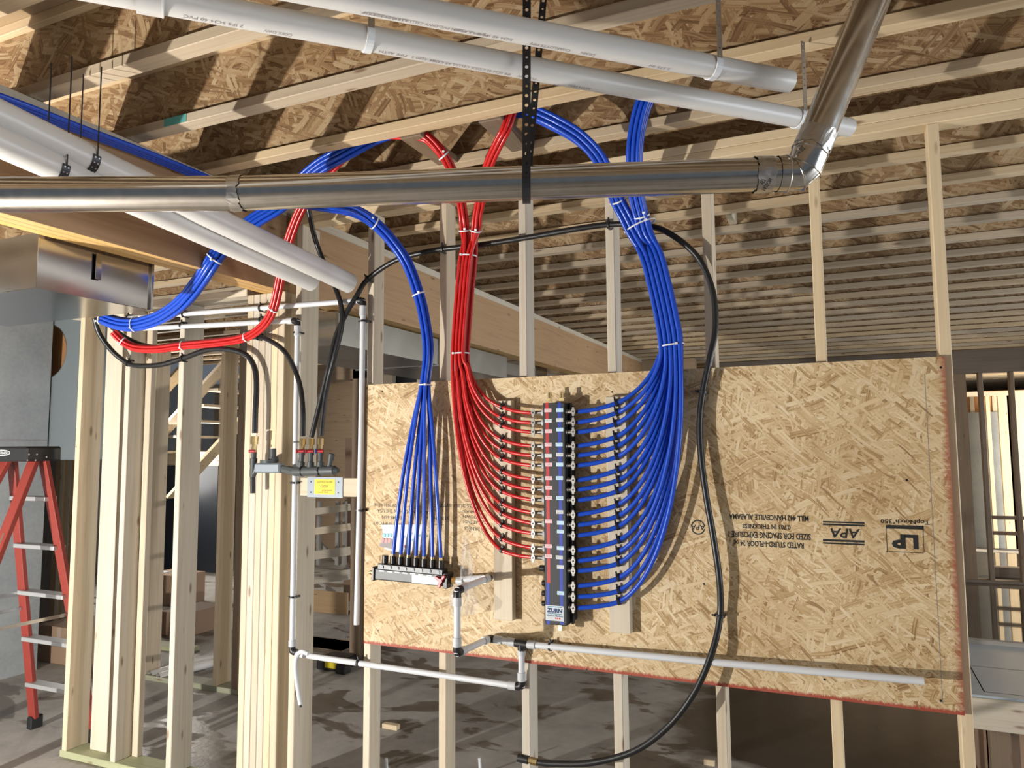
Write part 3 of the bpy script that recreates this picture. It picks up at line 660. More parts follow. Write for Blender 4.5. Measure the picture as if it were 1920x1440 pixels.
for i in range(7):
    pts = []
    for k in range(len(small_c)):
        T, uu, vv = frame(small_c, k); a, b = order[i]; pts.append(small_c[k]+uu*a*.0185+vv*b*.0165)
    e = ports[i+1]; s0 = pts[-1]
    for t in (.25, .5, .75): q = s0.lerp(e, t); q.x += .006*(i-3)*math.sin(t*math.pi)*.6; q.y += -.012*math.sin(t*math.pi); pts.append(q)
    pts.append(e)
    o = tube('blue_tube', pts, .009, BLUE); tag(o, 'blue plastic tube fanning down to port %s from the left of the small manifold' % ['two', 'three', 'four', 'five', 'six', 'seven', 'eight'][i], 'tube', 'blue tubes of the small manifold')
    MB().cyl(e, e+(pts[-2]-e).normalized()*.012, .0100, 10).build('crimp_ring', BRASS, o, True)
tie(small_c[-1], (0, 0, -1), .031, .029, 'white cable tie where the seven-tube blue bundle starts to fan out'); tie(small_c[8], small_c[8]-small_c[7], .031, .029, 'white cable tie midway up the seven-tube blue bundle'); tie(small_c[5], small_c[5]-small_c[4], .031, .029, 'shaded white cable tie on the blue bundle below the metal pipe')

# paper strips left behind the fanned tubes
sh = empty('label_sheet', uy(755, 1035, PY)); tag(sh, 'glossy sheet of printed blue and pink stickers tucked behind the fanned blue tubes', 'paper')
def sheet(px, mat, name, d, parent=sh):
    vs = [uy(x, y, PY-d) for x, y in px]; n = len(vs); vs += [v+V((0, .0004, 0)) for v in vs]
    return mk(name, vs, [tuple(range(n)), tuple(range(2*n-1, n-1, -1))]+[(i, (i+1) % n, (i+1) % n+n, i+n) for i in range(n)], mat, parent)
sheet([(715, 984), (797, 983), (798, 1012), (794, 1030), (760, 1036), (737, 1034), (722, 1030), (718, 1000)], LABELW, 'page', .002)
sheet([(711, 1024), (716, 1010), (741, 1012), (737, 1030)], GREYPR, 'page', .004)
for i in range(3):
    x = 715+i*6.2; sheet([(x+.6, 1009), (x+5.4, 1009.6), (x+3.8, 1019), (x-1, 1018)], PINK, 'pink_sticker', .005); sheet([(x+2.5, 1000), (x+7.6, 1001), (x+6.2, 1007.6), (x+1.2, 1007)], SKY, 'blue_sticker', .005)
for x, y in ((752, 1004), (766, 998), (767, 1010), (781, 1002), (793, 1003)): sheet([(x, y), (x+7, y+.6), (x+6.5, y+4.5), (x, y+4)], SKY, 'blue_sticker', .004)
for x, y in ((757, 1022), (763, 1026), (792, 1020)): sheet([(x, y), (x+5, y+.6), (x+4.5, y+5), (x, y+4.4)], PINK, 'pink_sticker', .004)
# crumpled clear film hanging by the elbow
def film(px, seed, name, parent, Y0, amp):
    rn = random.Random(seed); vs = []; fs = []; rows = len(px); nc = 7
    for r_, (xa, xb, y) in enumerate(px):
        for c in range(nc):
            t = c/(nc-1); vs.append(uy(xa+(xb-xa)*t, y+rn.uniform(-2, 2), Y0+math.sin(t*math.pi*2.5+r_)*amp+rn.uniform(-.4, .4)*amp))
    for r_ in range(rows-1):
        for c in range(nc-1): k = r_*nc+c; fs.append((k, k+1, k+nc+1, k+nc))
    return mk(name, vs, fs, CLEAR, parent)
fl = empty('plastic_bag', uy(885, 1150, -.14)); tag(fl, 'crumpled clear plastic bag caught on the white pipe by the small manifold', 'bag')
film([(872, 876, 1003), (868, 880, 1020), (866, 884, 1040), (864, 886, 1060), (862, 886, 1085)], 3, 'film', fl, -.16, .012); film([(846, 886, 1095), (842, 892, 1115), (842, 900, 1135), (846, 892, 1152), (852, 872, 1158)], 5, 'film', fl, -.13, .02)

# ================================================================== WHITE WATER PIPES
PR = .0135
def socket(parent, p, d, L=.035, r=.0175): d = V(d).normalized(); MB().cyl(p, V(p)+d*L, r, 16).build('socket', SOCK, parent, True)
def elbow(parent, p, d1, d2, L=.028, r=.0165, mat=BLACKP):
    p, d1, d2 = V(p), V(d1).normalized(), V(d2).normalized()
    MB().sweep([p+d1*L, p+d1*L*.45, p+d1*L*.12+d2*L*.12, p+d2*L*.45, p+d2*L], r, 12).build('elbow', mat, parent, True)
def hoop(parent, p, d, back, r=PR): clamp(p, d, r, parent, back, 'pipe_clamp')
# run one: from behind the plenum along the studs, elbow at the board, down to an open end
r1 = empty('water_pipe', uy(668, 1170, -.03)); tag(r1, 'white plastic pipe running along the studs then hanging down beside the board, open end', 'pipe')
a, b, c = uy(236, 597, -.035), uy(681, 563, -.035), uy(668.5, 1171, -.035)
MB().pipe(cr([a, (a+b)/2, b], 4), PR, .003).build('pipe', PEXW, r1, True); MB().pipe(cr([b, (b+c)/2+V((.004, 0, 0)), c], 8), PR, .003).build('pipe', PEXW, r1, True)
elbow(r1, b, a-b, c-b); socket(r1, b+(a-b).normalized()*.028, a-b); socket(r1, b+(c-b).normalized()*.028, c-b, .05)
for x, y in ((683, 602), (678.5, 957)): hoop(r1, uy(x, y, -.035), c-b, 0)
for x, y in ((241, 596), (345, 589), (489, 578)): hoop(r1, uy(x, y, -.035), a-b, 0)
# run two and the network at the bottom
r2 = empty('water_pipe', uy(548, 1222, -.03)); tag(r2, 'white plastic pipe turning down the post and along below the board to the black tee', 'pipe')
a, b, c = uy(270, 616, -.035), uy(558, 601, -.035), uy(547.5, 1222, -.035); d, e = uy(574, 1229, -.035), uy(978, 1288, -.035)
MB().pipe(cr([a, (a+b)/2, b], 4), PR, .003).build('pipe', PEXW, r2, True); MB().pipe(cr([b, (b+c)/2, c], 6), PR, .003).build('pipe', PEXW, r2, True)
elbow(r2, b, a-b, c-b); socket(r2, b+(a-b).normalized()*.028, a-b); socket(r2, b+(c-b).normalized()*.028, c-b, .05); elbow(r2, c, b-c, e-c); socket(r2, c+(b-c).normalized()*.026, b-c, .03)
MB().pipe(cr([c+V((.02, 0, -.004)), d, (d+e)/2, e], 5), PR, .003).build('pipe', PEXW, r2, True)
f = uy(978, 1207, -.045)
elbow(r2, e, d-e, f-e); socket(r2, e+(d-e).normalized()*.026, d-e); socket(r2, e+(f-e).normalized()*.026, f-e)
MB().cyl(e, f, PR, 16).build('pipe', PEXW, r2, True); socket(r2, f+(e-f).normalized()*.026, e-f, .02)
g, h = uy(918, 1197, -.045), uy(1733, 1277, -.105)
MB().cyl(f+(g-f).normalized()*-.03, f+(g-f).normalized()*.03, .0175, 14).cyl(f, f+(e-f).normalized()*.03, .0175, 14).build('tee', BLACKP, r2, True)
MB().pipe(cr([f, (f+h)/2+V((0, 0, -.002)), h], 8), PR, .003).build('pipe', PEXW, r2, True); socket(r2, f+(h-f).normalized()*.03, h-f)
MB().cyl(f, g, PR, 16).build('pipe', PEXW, r2, True); socket(r2, f+(g-f).normalized()*.03, g-f); socket(r2, g+(f-g).normalized()*.024, f-g)
i_ = ux(857, 1225, g.x); elbow(r2, g, f-g, i_-g); MB().cyl(g, i_, PR, 16).build('pipe', PEXW, r2, True)
socket(r2, g+(i_-g).normalized()*.026, i_-g)
j_ = uy(857.5, 1107, i_.y); elbow(r2, i_, g-i_, j_-i_); socket(r2, i_+(g-i_).normalized()*.026, g-i_); socket(r2, i_+(j_-i_).normalized()*.026, j_-i_); MB().cyl(i_, j_, PR, 16).build('pipe', PEXW, r2, True)
k_ = uy(920, 1082, -.06); j2 = V((j_.x, j_.y, j_.z))
elbow(r2, j_, i_-j_, k_-j_); socket(r2, j_+(i_-j_).normalized()*.026, i_-j_); socket(r2, j_+(k_-j_).normalized()*.026, k_-j_); MB().cyl(j_, k_, PR, 16).build('pipe', PEXW, r2, True)
l_ = sb_+sd*.01; elbow(r2, k_, j_-k_, l_-k_); socket(r2, k_+(j_-k_).normalized()*.026, j_-k_); MB().cyl(k_, l_, PR, 16).build('pipe', PEXW, r2, True)
MB().cyl(l_, l_+sd*.022, .0165, 8).build('brass_union', BRASS, r2); socket(r2, l_+sd*.022, sd, .03, .0165)
for x, y in ((1032, 1212),): hoop(r2, uy(x, y, -.045), h-f, PY)
for x, y in ((672, 1243),): hoop(r2, uy(x, y, -.035), e-d, 0)
for x, y in ((556, 624), (551, 905), (547.8, 1119)): hoop(r2, uy(x, y, -.035), c-b, 0)
for x, y in ((341, 610), (490, 600)): hoop(r2, uy(x, y, -.035), a-b, 0)
o = tube('bent_pipe_offcut', [uy(578, 1226, -.075), uy(566, 1222, -.08), uy(557, 1230, -.085), uy(554, 1250, -.085), uy(557, 1280, -.085), uy(563.5, 1321, -.085)], .011, PEXW, n=12); tag(o, 'short grey-white pipe bent over the lower pipe by the post, hanging down', 'pipe')
MB().cyl(uy(563.5, 1321, -.085), uy(564.2, 1326, -.085), .006, 8).build('tip', BLACKP, o)

# ================================================================== BLACK HOSES
HR = .0125
def hose(pts, label, clamps=(), r=HR):
    P = [uy(*p) if len(p) == 3 else p[0] for p in pts]; o = tube('black_hose', P, r, BLACKR, n=12); tag(o, label, 'hose')
    for k in clamps: T = P[min(k+1, len(P)-1)]-P[k-1]; hoop(o, P[k], T, -.0, r)
    return o
HA = -.03
gv = [(475.5, 832, -.07), (568, 832, -.07), (584, 835, -.07), (602, 832, -.07)]
hose([(478, 812, -.07), (479, 770, -.07), (481, 728, -.06), (478, 692, -.05), (463, 667, -.05), (432, 656, -.06), (390, 656, -.05), (343, 672, HA), (300, 684, -.04), (262, 686, -.04), (240, 681, HA), (212, 660, -.07), (187, 627, -.12), (177, 596, -.16)],
     'thick black hose looping left from the first red-handled valve towards the sheet-metal box', (7, 10), .0145)
hose([(568, 818, -.07), (568, 770, -.07), (563, 725, -.06), (551, 690, -.05), (535, 661, -.05), (512, 642, -.045), (484, 632, HA), (440, 636, -.045), (390, 642, -.04), (343, 643, HA), (290, 650, -.05), (250, 640, -.07), (215, 618, -.1), (196, 598, -.14)],
     'black hose arching from the second red-handled valve behind the red bundle', (6,))
hose([(584, 820, -.07), (595, 775, -.07), (607, 725, -.075), (618, 680, -.08), (630, 630, -.07), (648, 590, -.06), (668, 556, -.05), (690, 523, HA), (740, 489, -.04), (790, 474, -.045), (830, 467, HA), (900, 459, -.035), (985, 446, HA), (1075, 430, -.035), (1141, 421, HA), (1190, 421, -.035), (1240, 430, -.04), (1290, 463, -.045),
      (1319, 500, -.04), (1338, 555, -.04), (1341, 620, -.045), (1330, 675, -.06), (1318, 735, -.055), (1312, 790, -.055), (1314, 850, -.06), (1324, 930, -.065), (1338, 1010, -.07), (1349, 1090, -.065), (1350, 1155, -.055), (1336, 1220, -.08), (1304, 1295, -.10), (1255, 1360, -.11), (1190, 1408, -.12), (1110, 1430, -.12), (1040, 1432, -.12), (1005, 1429, -.12)],
     'long black hose arching over the studs, down the board and looping to a brass end', (7, 10, 14, 22, 28))
ho = bpy.data.objects['black_hose.002']
p0, p1 = uy(1008, 1429, -.12), uy(966, 1419, -.12); dd = (p1-p0).normalized()
MB().cyl(p0, p0+dd*.03, .016, 8).cyl(p0+dd*.03, p0+dd*.04, .012, 12).build('brass_fitting', BRASS, ho); MB().cyl(p0+dd*.04, p0+dd*.085, .0165, 14).build('end_cap', BLACKP, ho, True)
hose([(602, 817, -.07), (606, 775, -.07), (614, 720, -.07), (628, 665, -.085), (640, 615, -.08), (640, 575, -.07), (625, 530, -.06), (605, 487, -.06), (590, 445, -.10), (582, 410, -.16), (576, 380, -.2), (572, 350, -.25)],
     'black hose climbing from the blue-handled valve behind the white drain pipes', ())

# ================================================================== GAS/WATER VALVE BLOCK ON THE POST
VY = -.075
gb = empty('valve_block', uy(560, 890, -.03)); tag(gb, 'grey pressure regulator and four-way valve header strapped to the post', 'valve assembly')
a, b = uy(551, 884, VY), uy(634, 882, VY)
MB().sweep([a, a+(b-a)*.05, b-(b-a)*.08, b-(b-a)*.07, b], [.022, .024, .024, .020, .012], 14).build('header', GREYP, gb, True)
for px in (568, 601): q = uy(px, 883, VY); MB().ring(q, b-a, .0255, (.003, .004), 16, 4).build('strap', BLACKP, gb)
heads = []
for n_, (px, hm_, cap) in enumerate(((564.5, REDP, None), (582, REDP, None), (600.5, REDP, BLUEP))):
    v = empty('valve', uy(px, 872, VY), gb); t0, t1 = uy(px, 876, VY), uy((568, 584, 602)[n_], 822, VY)
    MB().sweep([t0, t0.lerp(t1, .18), t0.lerp(t1, .18), t0.lerp(t1, .42), t0.lerp(t1, .42), t0.lerp(t1, .62)], [.018, .018, .012, .012, .0155, .0155], 12).build('stem', GREYP, v, True)
    MB().sweep([t0.lerp(t1, .62), t0.lerp(t1, .78), t0.lerp(t1, .78), t1], [.011, .011, .016, .016], 8).build('union', BRASS, v)
    hc = uy(px-6, 846, VY-.018); MB().cyl(hc, hc+V((.03, .01, 0)), .008, 10).build('handle', hm_, v, True); MB().cyl(hc+V((-.002, -.002, 0)), hc+V((-.006, -.006, 0)), .011, 12).build('handle_cap', cap or hm_, v, True)
q0, q1 = uy(617, 876, VY), uy(622, 851, VY); MB().sweep([q0, q0.lerp(q1, .55), q0.lerp(q1, .55), q1], [.012, .012, .0155, .0155], 12).build('spare_port', GREYP, gb, True)
a, b = uy(482, 876, VY), uy(530, 879, VY)
MB().obox((a+b)/2, (1, 0, 0), (0, 1, 0), (0, 0, 1), ((b-a).x, .05, .05), .008).build('regulator_body', PLATE, gb)
MB().cyl(uy(505, 868, VY), uy(505, 862, VY), .045, 18).build('regulator_cap', GREYP, gb, True)
MB().sweep([uy(513, 864, VY), uy(512, 858, VY), uy(512, 858, VY), uy(512, 841, VY)], [.025, .025, .016, .016], 12).build('vent_stack', GREYP, gb, True)
MB().sweep([b, uy(540, 881, VY), uy(540, 881, VY), uy(552, 884, VY)], [.018, .018, .022, .022], 8).build('union_nut', GREYP, gb)
t0, t1 = uy(474, 893, VY), uy(478, 818, VY)
MB().sweep([t0, t0.lerp(t1, .3), t0.lerp(t1, .3), t0.lerp(t1, .45), t0.lerp(t1, .45), t0.lerp(t1, .6)], [.016, .016, .018, .018, .013, .013], 12).build('side_tee', GREYP, gb, True)
MB().cyl(t0, a, .013, 12).build('nipple', GREYP, gb, True)
MB().sweep([t0.lerp(t1, .6), t0.lerp(t1, .8), t0.lerp(t1, .8), t1], [.014, .014, .018, .018], 8).build('union', BRASS, gb)
hc = uy(467, 846, VY-.018); MB().cyl(hc, hc+V((.03, .01, 0)), .008, 10).build('handle', REDP, gb, True)
MB().cyl(t0, uy(474, 925, VY), .0125, 12).build('drip_leg', BLACKS, gb, True)
for px, py in ((566, 829),): q = uy(px-16, py, VY); MB().cyl(q, q+V((.045, 0, 0)), .0025, 8).build('pin', BLACKS, gb)
# backing block, nail plate, sticker
bk = MB().box((uy(563, 912, -.02).x, -.0205, uy(600, 930, -.02).z), (uy(674, 912, -.02).x, -.0005, uy(600, 896, -.02).z), .002).build('backer_board', WOOD['x']); tag(bk, 'short horizontal board nailed across the studs behind the yellow sticker plate', 'board')
pl = empty('nail_plate', uy(610, 932, -.023)); tag(pl, 'bright zinc plate with yellow handwritten sticker under the valve header', 'plate')
x0, x1, z0, z1 = uy(576.5, 914, -.022).x, uy(643, 914, -.022).x, uy(610, 933, -.022).z, uy(610, 894.5, -.022).z
MB().box((x0, -.024, z0), (x1, -.0215, z1), .0006).build('plate', PLATE, pl)
for fx in (.11, .88):
    for fz in (.25, .76): MB().cyl((x0+(x1-x0)*fx, -.0255, z0+(z1-z0)*fz), (x0+(x1-x0)*fx, -.0235, z0+(z1-z0)*fz), .004, 8).build('nail_head', BLACKS, pl)
sx0, sx1, sz0, sz1 = x0+(x1-x0)*.21, x0+(x1-x0)*.79, z0+(z1-z0)*.15, z0+(z1-z0)*.9
sk = MB().box((sx0, -.0248, sz0), (sx1, -.0242, sz1)).build('sticker', YEL, pl)
for s_, fx, fz, ww, hh in (('GAS TEST For Info', .5, .82, .75, .12), ('Cactus', .48, .56, .36, .17), ('Do Not Remove', .62, .28, .5, .1), ('until final', .45, .16, .5, .09)):
    text('handwriting', s_, INK, sk, (sx0+(sx1-sx0)*fx, -.0252, sz0+(sz1-sz0)*fz), (1, 0, .02), (0, 0, 1), (sx1-sx0)*ww, (sz1-sz0)*hh, 0, .3)

# ================================================================== BUNDLES AT THE LEFT
def bundle(cl, arr, r, mat, label, group, sp=.0155, kind='tube', cat='tube'):
    for n_, (a, b) in enumerate(arr):
        pts = []
        for k in range(len(cl)):
            T, uu, vv = frame(cl, k); pts.append(cl[k]+uu*a*sp+vv*b*sp)
        o = tube(kind, pts, r, mat); tag(o, label, cat, group)
P_ = lambda L: [uy(*q) for q in L]
blue_far = P_([(770, 232, -.36), (700, 258, -.38), (640, 290, -.41), (600, 312, -.40), (562, 345, -.38), (528, 382, -.40), (480, 412, -.43), (436, 445, -.47), (402, 485, -.525), (372, 530, -.50), (340, 568, -.43), (300, 595, -.32), (255, 608, -.27), (222, 606, -.26), (193, 596, -.28)])
A10 = [(-1, -1), (0, -1), (1, -1), (-1.5, 0), (-.5, 0), (.5, 0), (1.5, 0), (-1, 1), (0, 1), (1, 1)]
bundle(blue_far, A10, .0092, BLUE, 'blue plastic tube in the thick bundle sagging in front of the left studs', 'blue tubes of the sagging left bundle', .019, 'blue_tube')
red_far = P_([(780, 232, -.31), (712, 258, -.33), (655, 288, -.34), (628, 310, -.34), (598, 345, -.32), (567, 388, -.29), (545, 440, -.25), (532, 490, -.21), (522, 540, -.17), (512, 580, -.14), (494, 610, -.11), (462, 632, -.08), (415, 641, -.07), (343, 648, -.07), (295, 654, -.08), (255, 652, -.1), (230, 640, -.13), (212, 622, -.17)])
bundle(red_far, HEX, .0079, RED, 'red plastic tube in the bundle curving along the left studs under the blue bundle', 'red tubes of the left bundle', .0162, 'red_tube')
top_run = [V((-.47, -2.1+.3*k, 2.965-.012*math.sin(k))) for k in range(6)]
bundle(top_run, [(-1.5, 0), (-.5, 0), (.5, 0), (1.5, 0)], .009, BLUE, 'blue plastic tube running along the top of the laminated beam in the shade', 'blue tubes along the beam top', .019, 'blue_tube')
for c_, k_2, R_, l in ((blue_far, 8, .042, 'white cable tie on the thick blue bundle just below the drain pipes'), (blue_far, 12, .042, 'white cable tie at the lowest sag of the thick blue bundle'), (blue_far, 14, .042, 'white cable tie on the blue bundle at the sheet-metal box'), (red_far, 9, .026, 'white cable tie on the left red bundle in front of the built-up post'), (red_far, 11, .026, 'white cable tie at the bend of the left red bundle'), (red_far, 13, .026, 'white cable tie on the level part of the left red bundle'), (red_far, 16, .026, 'white cable tie at the left end of the left red bundle')):
    T, uu, vv = frame(c_, k_2); tie(c_[k_2], T, R_, R_*.85, l, uu)

# ================================================================== OVERHEAD PIPES
def strap_strip(name, p0, p1, wdir, width, mat, parent, pitch=.0255, th=.0012, hole=.0042):
    p0, p1, wdir = V(p0), V(p1), V(wdir).normalized(); L = (p1-p0).length; d = (p1-p0)/L; nrm = d.cross(wdir).normalized(); n = max(1, round(L/pitch)); st = L/n; m = MB()
    for side in (0, 1):
        for i in range(n):
            c = p0+d*(st*(i+.5))+nrm*th*side; vs = []; r = hole if i % 3 else hole*.72
            for k in range(8):
                a = math.pi/4*k+math.pi/8; vs.append(c+d*r*math.cos(a)+wdir*r*math.sin(a))
            q = [(1, .41), (.41, 1), (-.41, 1), (-1, .41), (-1, -.41), (-.41, -1), (.41, -1), (1, -.41)]
            sq = [(1, 1) if k == 0 else (1, 1) for k in range(8)]
            outer = [c+d*st/2*x+wdir*width/2*y for x, y in ((1, .6), (.6, 1), (-.6, 1), (-1, .6), (-1, -.6), (-.6, -1), (.6, -1), (1, -.6))]
            cor = [c+d*st/2*x+wdir*width/2*y for x, y in ((1, 1), (-1, 1), (-1, -1), (1, -1))]
            fs = [(k, (k+1) % 8, 8+(k+1) % 8, 8+k) for k in range(8)]+[(8, 16, 9), (10, 17, 11), (12, 18, 13), (14, 19, 15)]
            m.add(vs+outer+cor, fs)
    for y in (-1, 1):
        a, b = p0+wdir*width/2*y, p1+wdir*width/2*y; m.add([a, b, b+nrm*th, a+nrm*th], [(0, 1, 2, 3)])
    return m.build(name, mat, parent)
# smooth metal vent pipe, elbow and rising leg
DD = 1.93; DR = .045
E0, E1, E2 = ad(-140, 366, DD), ad(1478, 326, DD), ad(1665, -70, DD)
vt = empty('vent_pipe', (E0+E1)/2-V((0, 0, DR))); tag(vt, 'shiny round metal vent pipe crossing under the joists and bending up at the right', 'vent pipe')
MB().pipe([E0, ad(440, 363, DD)], DR, .001, 32).build('section', GALV, vt, True); MB().pipe([ad(435, 363, DD), E1], DR-.0012, .001, 32).build('section', GALV, vt, True)
d1, d2 = (E1-E0).normalized(), (E2-ad(1508, 296, DD)).normalized()
EL = [E1-d1*.03, E1, E1+d1*.022, ad(1508, 313, DD-.005), ad(1519, 285, DD-.01), ad(1519, 285, DD-.01)+d2*.05]
MB().sweep(EL, DR+.001, 32, False).build('elbow', GALV, vt, True)
em = MB()
for p_, t_ in ((E1-d1*.004, d1), (EL[2], (EL[3]-EL[1])), (EL[3], (EL[4]-EL[2])), (EL[4], d2)): em.ring(p_, t_, DR+.002, (.0022, .0022), 32, 6)
em.build('elbow_bead', GALV, vt, True)
MB().pipe([EL[4]+d2*.004, E2], DR-.0012, .001, 32).build('riser', GALV, vt, True)
def tape(p, T, L, R, jag, seed, name='foil_tape'):
    rn = random.Random(seed); T = V(T).normalized(); u = T.orthogonal().normalized(); w_ = T.cross(u); m = MB(); n = 40; vs = []; fs = []
    for j in range(n):
        a = 2*math.pi*j/n; dd = u*math.cos(a)+w_*math.sin(a); e0, e1 = -L/2+rn.uniform(-jag, jag), L/2+rn.uniform(-jag, jag)
        for k in range(4): f = k/3; vs.append(V(p)+dd*(R+rn.uniform(0, .0012))+T*(e0+(e1-e0)*f))
    for j in range(n):
        for k in range(3): a, b = j*4+k, ((j+1) % n)*4+k; fs.append((a, b, b+1, a+1))
    return mk(name, vs, fs, FOIL, vt, V(p), False)
tp1 = tape(ad(446, 363, DD), d1, .028, DR+.0012, .004, 1); tp2 = tape(ad(1429, 328, DD), d1, .045, DR+.0015, .003, 2); tp3 = tape(EL[4]+d2*.035, d2, .05, DR+.0015, .004, 3)
def pipeprint(s, parent, p, axis, toward, R, w_, h, mat=INK, ang=0., off=0.):
    axis = V(axis).normalized(); n_ = (V(toward)-axis*V(toward).dot(axis)).normalized(); n_ = (Matrix.Rotation(ang, 3, axis) @ n_); upv = n_.cross(axis)
    return text('print', s, mat, parent, V(p)+n_*R, axis, upv, w_, h, off)
for px, py, an in ((1440, 312, .9), (1434, 343, .1)):
    t_ = (d1*.55+V((0, 0, 1))*.75); n_ = (CAM-ad(1432, 328, DD)).normalized()
    q = ad(px, py, DD)+n_*(DR*.72 if an > .5 else DR*1.06); text('print', 'FASSON\n957', INK, tp2, q, t_, t_.cross(n_)*-1 if t_.cross(n_).z > 0 else t_.cross(n_), .036, .024, .02)
for px, py in ((1522, 268), (1500, 283)):
    n_ = (CAM-ad(px, py, DD)).normalized(); t_ = (d1*.6-V((0, 0, 1))*.6); t_ = (t_-n_*t_.dot(n_)).normalized(); text('print', 'FASSON\n957', INK, tp3, ad(px, py, DD)+n_*(DR*1.05), t_, n_.cross(t_), .036, .024, .02)
# the black perforated hanger strap
hs = empty('hanger_strap', ad(986, 376, DD)); tag(hs, 'black perforated steel strap hanging from the joists and wrapped under the vent pipe', 'strap')
pc = ad(987, 346, DD); sidev = d1
front = pc-V((d1.y, -d1.x, 0)).normalized()*0
tow = (CAM-pc); tow.z = 0; tow.normalize()
F0, F1 = pc+tow*(DR+.003), pc-tow*(DR+.003)
top = ad(1003, -40, DD)
topF, topB = V((F0.x+.012, F0.y-.012, JZ)), V((F1.x+.028, F1.y+.075, JZ))
strap_strip('front_strand', F0, topF, sidev, .021, BLACKS, hs, hole=.0046); strap_strip('rear_strand', F1, topB, sidev, .019, BLACKS, hs, hole=.0044)
m = MB(); pv = None
for i in range(13):
    a = math.pi*i/12; q = pc+tow*math.cos(a)*(DR+.003)-V((0, 0, 1))*math.sin(a)*(DR+.003)
    if pv is not None: m.obox((pv+q)/2, sidev, (q-pv).normalized(), sidev.cross((q-pv).normalized()), (.021, (q-pv).length, .0014))
    pv = q
m.build('wrap', BLACKS, hs)
MB().obox(topF+V((.03, -.01, -.03)), (1, 0, 0), (0, .5, .8), (0, -.8, .5), (.06, .1, .003)).build('anchor_plate', STEEL, hs)
# two diagonal drain pipes
def drain(name, a, b, R, label, t=.004):
    e = empty(name, (V(a)+V(b))/2-V((0, 0, R))); tag(e, label, 'pipe'); MB().pipe([a, b], R, t, 28).build('pipe', PVC, e, True); return e
def onl(a, b, px):   # point of the line a-b seen at column px
    lo, hi = 0., 1.
    for _ in range(40):
        m_ = (lo+hi)/2; q = a.lerp(b, m_)-CAM; x = 960+F*q.dot(RT)/q.dot(FW)
        if x < px: lo = m_
        else: hi = m_
    return a.lerp(b, (lo+hi)/2)
a1, b1 = ad(560, -22, 1.60), ad(1480, 153, 2.08); a1 = a1+(a1-b1)*.5
a2, b2 = ad(240, -12, 1.575), ad(1592, 239, 2.47); a2 = a2+(a2-b2)*.2
pA = drain('drain_pipe', a1, b1, .0302, 'upper of the two white plastic drain pipes crossing diagonally below the joists, shorter one'); pB = drain('drain_pipe', a2, b2, .0302, 'lower of the two white plastic drain pipes crossing diagonally below the joists, with coupling')
dB = (b2-a2).normalized(); dA = (b1-a1).normalized(); q = onl(a2, b2, 255); q2 = onl(a2, b2, 305); MB().pipe([q, q2], .036, .0055, 28).build('coupling', PVC, pB, True); MB().ring(q2, dB, .034, (.003, .003), 28, 6).build('coupling_lip', PVC, pB, True)
for par, (a, b), lst in ((pA, (a1, b1), [('ASTM CODE U.P.', 720), ('FORMULATION PVC-DWV CELLULAR CORE COEX', 800), ('SCH 40 IPS 2 \u2014 4200', 905), ('CHARLOTTE PIPE', 1030), ('DRAIN', 1100), ('2.375 IN', 1235)]), (pB, (a2, b2), [('2 IPS SCH 40 PVC', 400), ('COEX DWV', 520), ('PIPE ASTM', 735), ('CORE 4200 2', 800), ('IPS SCH 40 COEX CELLULAR CORE', 880), ('PVC DWV', 985), ('ASTM F891', 1085)])):
    for s_, px in lst:
        q = onl(a, b, px); ax = (b-a).normalized(); n_ = (CAM-q).normalized(); n_ = (n_-ax*n_.dot(ax)).normalized(); dn = ax.cross(n_); dn = dn if dn.z < 0 else -dn
        n2 = (n_*.62+dn*.78).normalized(); upv = n2.cross(-ax); text('print', s_, GREYPR, par, q+n2*.0308, -ax, upv, .0085*len(s_)*.9, .0085)
def hanger(par, a, b, px, label):
    q = onl(a, b, px); ax = (b-a).normalized(); e = empty('pipe_hanger', q-V((0, 0, .033))); tag(e, label, 'hanger', )
    u = V((-ax.y, ax.x, 0)).normalized(); vs = []; fs = []
    for i in range(17):
        an = -.35+(math.pi+.7)*i/16; r0, r1 = .0308, .0345
        for rr in (r0, r1):
            for s_ in (-.009, .009): vs.append(q+u*math.cos(an)*rr-V((0, 0, 1))*math.sin(an)*rr+ax*s_)
        if i: k = 4*i; fs += [(k-4, k-3, k+1, k), (k-2, k+2, k+3, k-1), (k-4, k, k+2, k-2), (k-3, k-1, k+3, k+1)]
    mk('cradle', vs, fs, TIE, e)
    p0 = q-u*.033+V((0, 0, .005)); strap_strip('strap', p0, V((p0.x, p0.y, JZ)), ax, .016, STEEL, e, hole=.0028, pitch=.02)
hanger(pA, a1, b1, 1336, 'white cradle and steel strap near the end of the upper diagonal drain pipe'); hanger(pB, a2, b2, 690, 'white cradle and steel strap at the middle of the lower diagonal drain pipe'); hanger(pB, a2, b2, 1496, 'white cradle and steel strap beside the vent pipe riser')
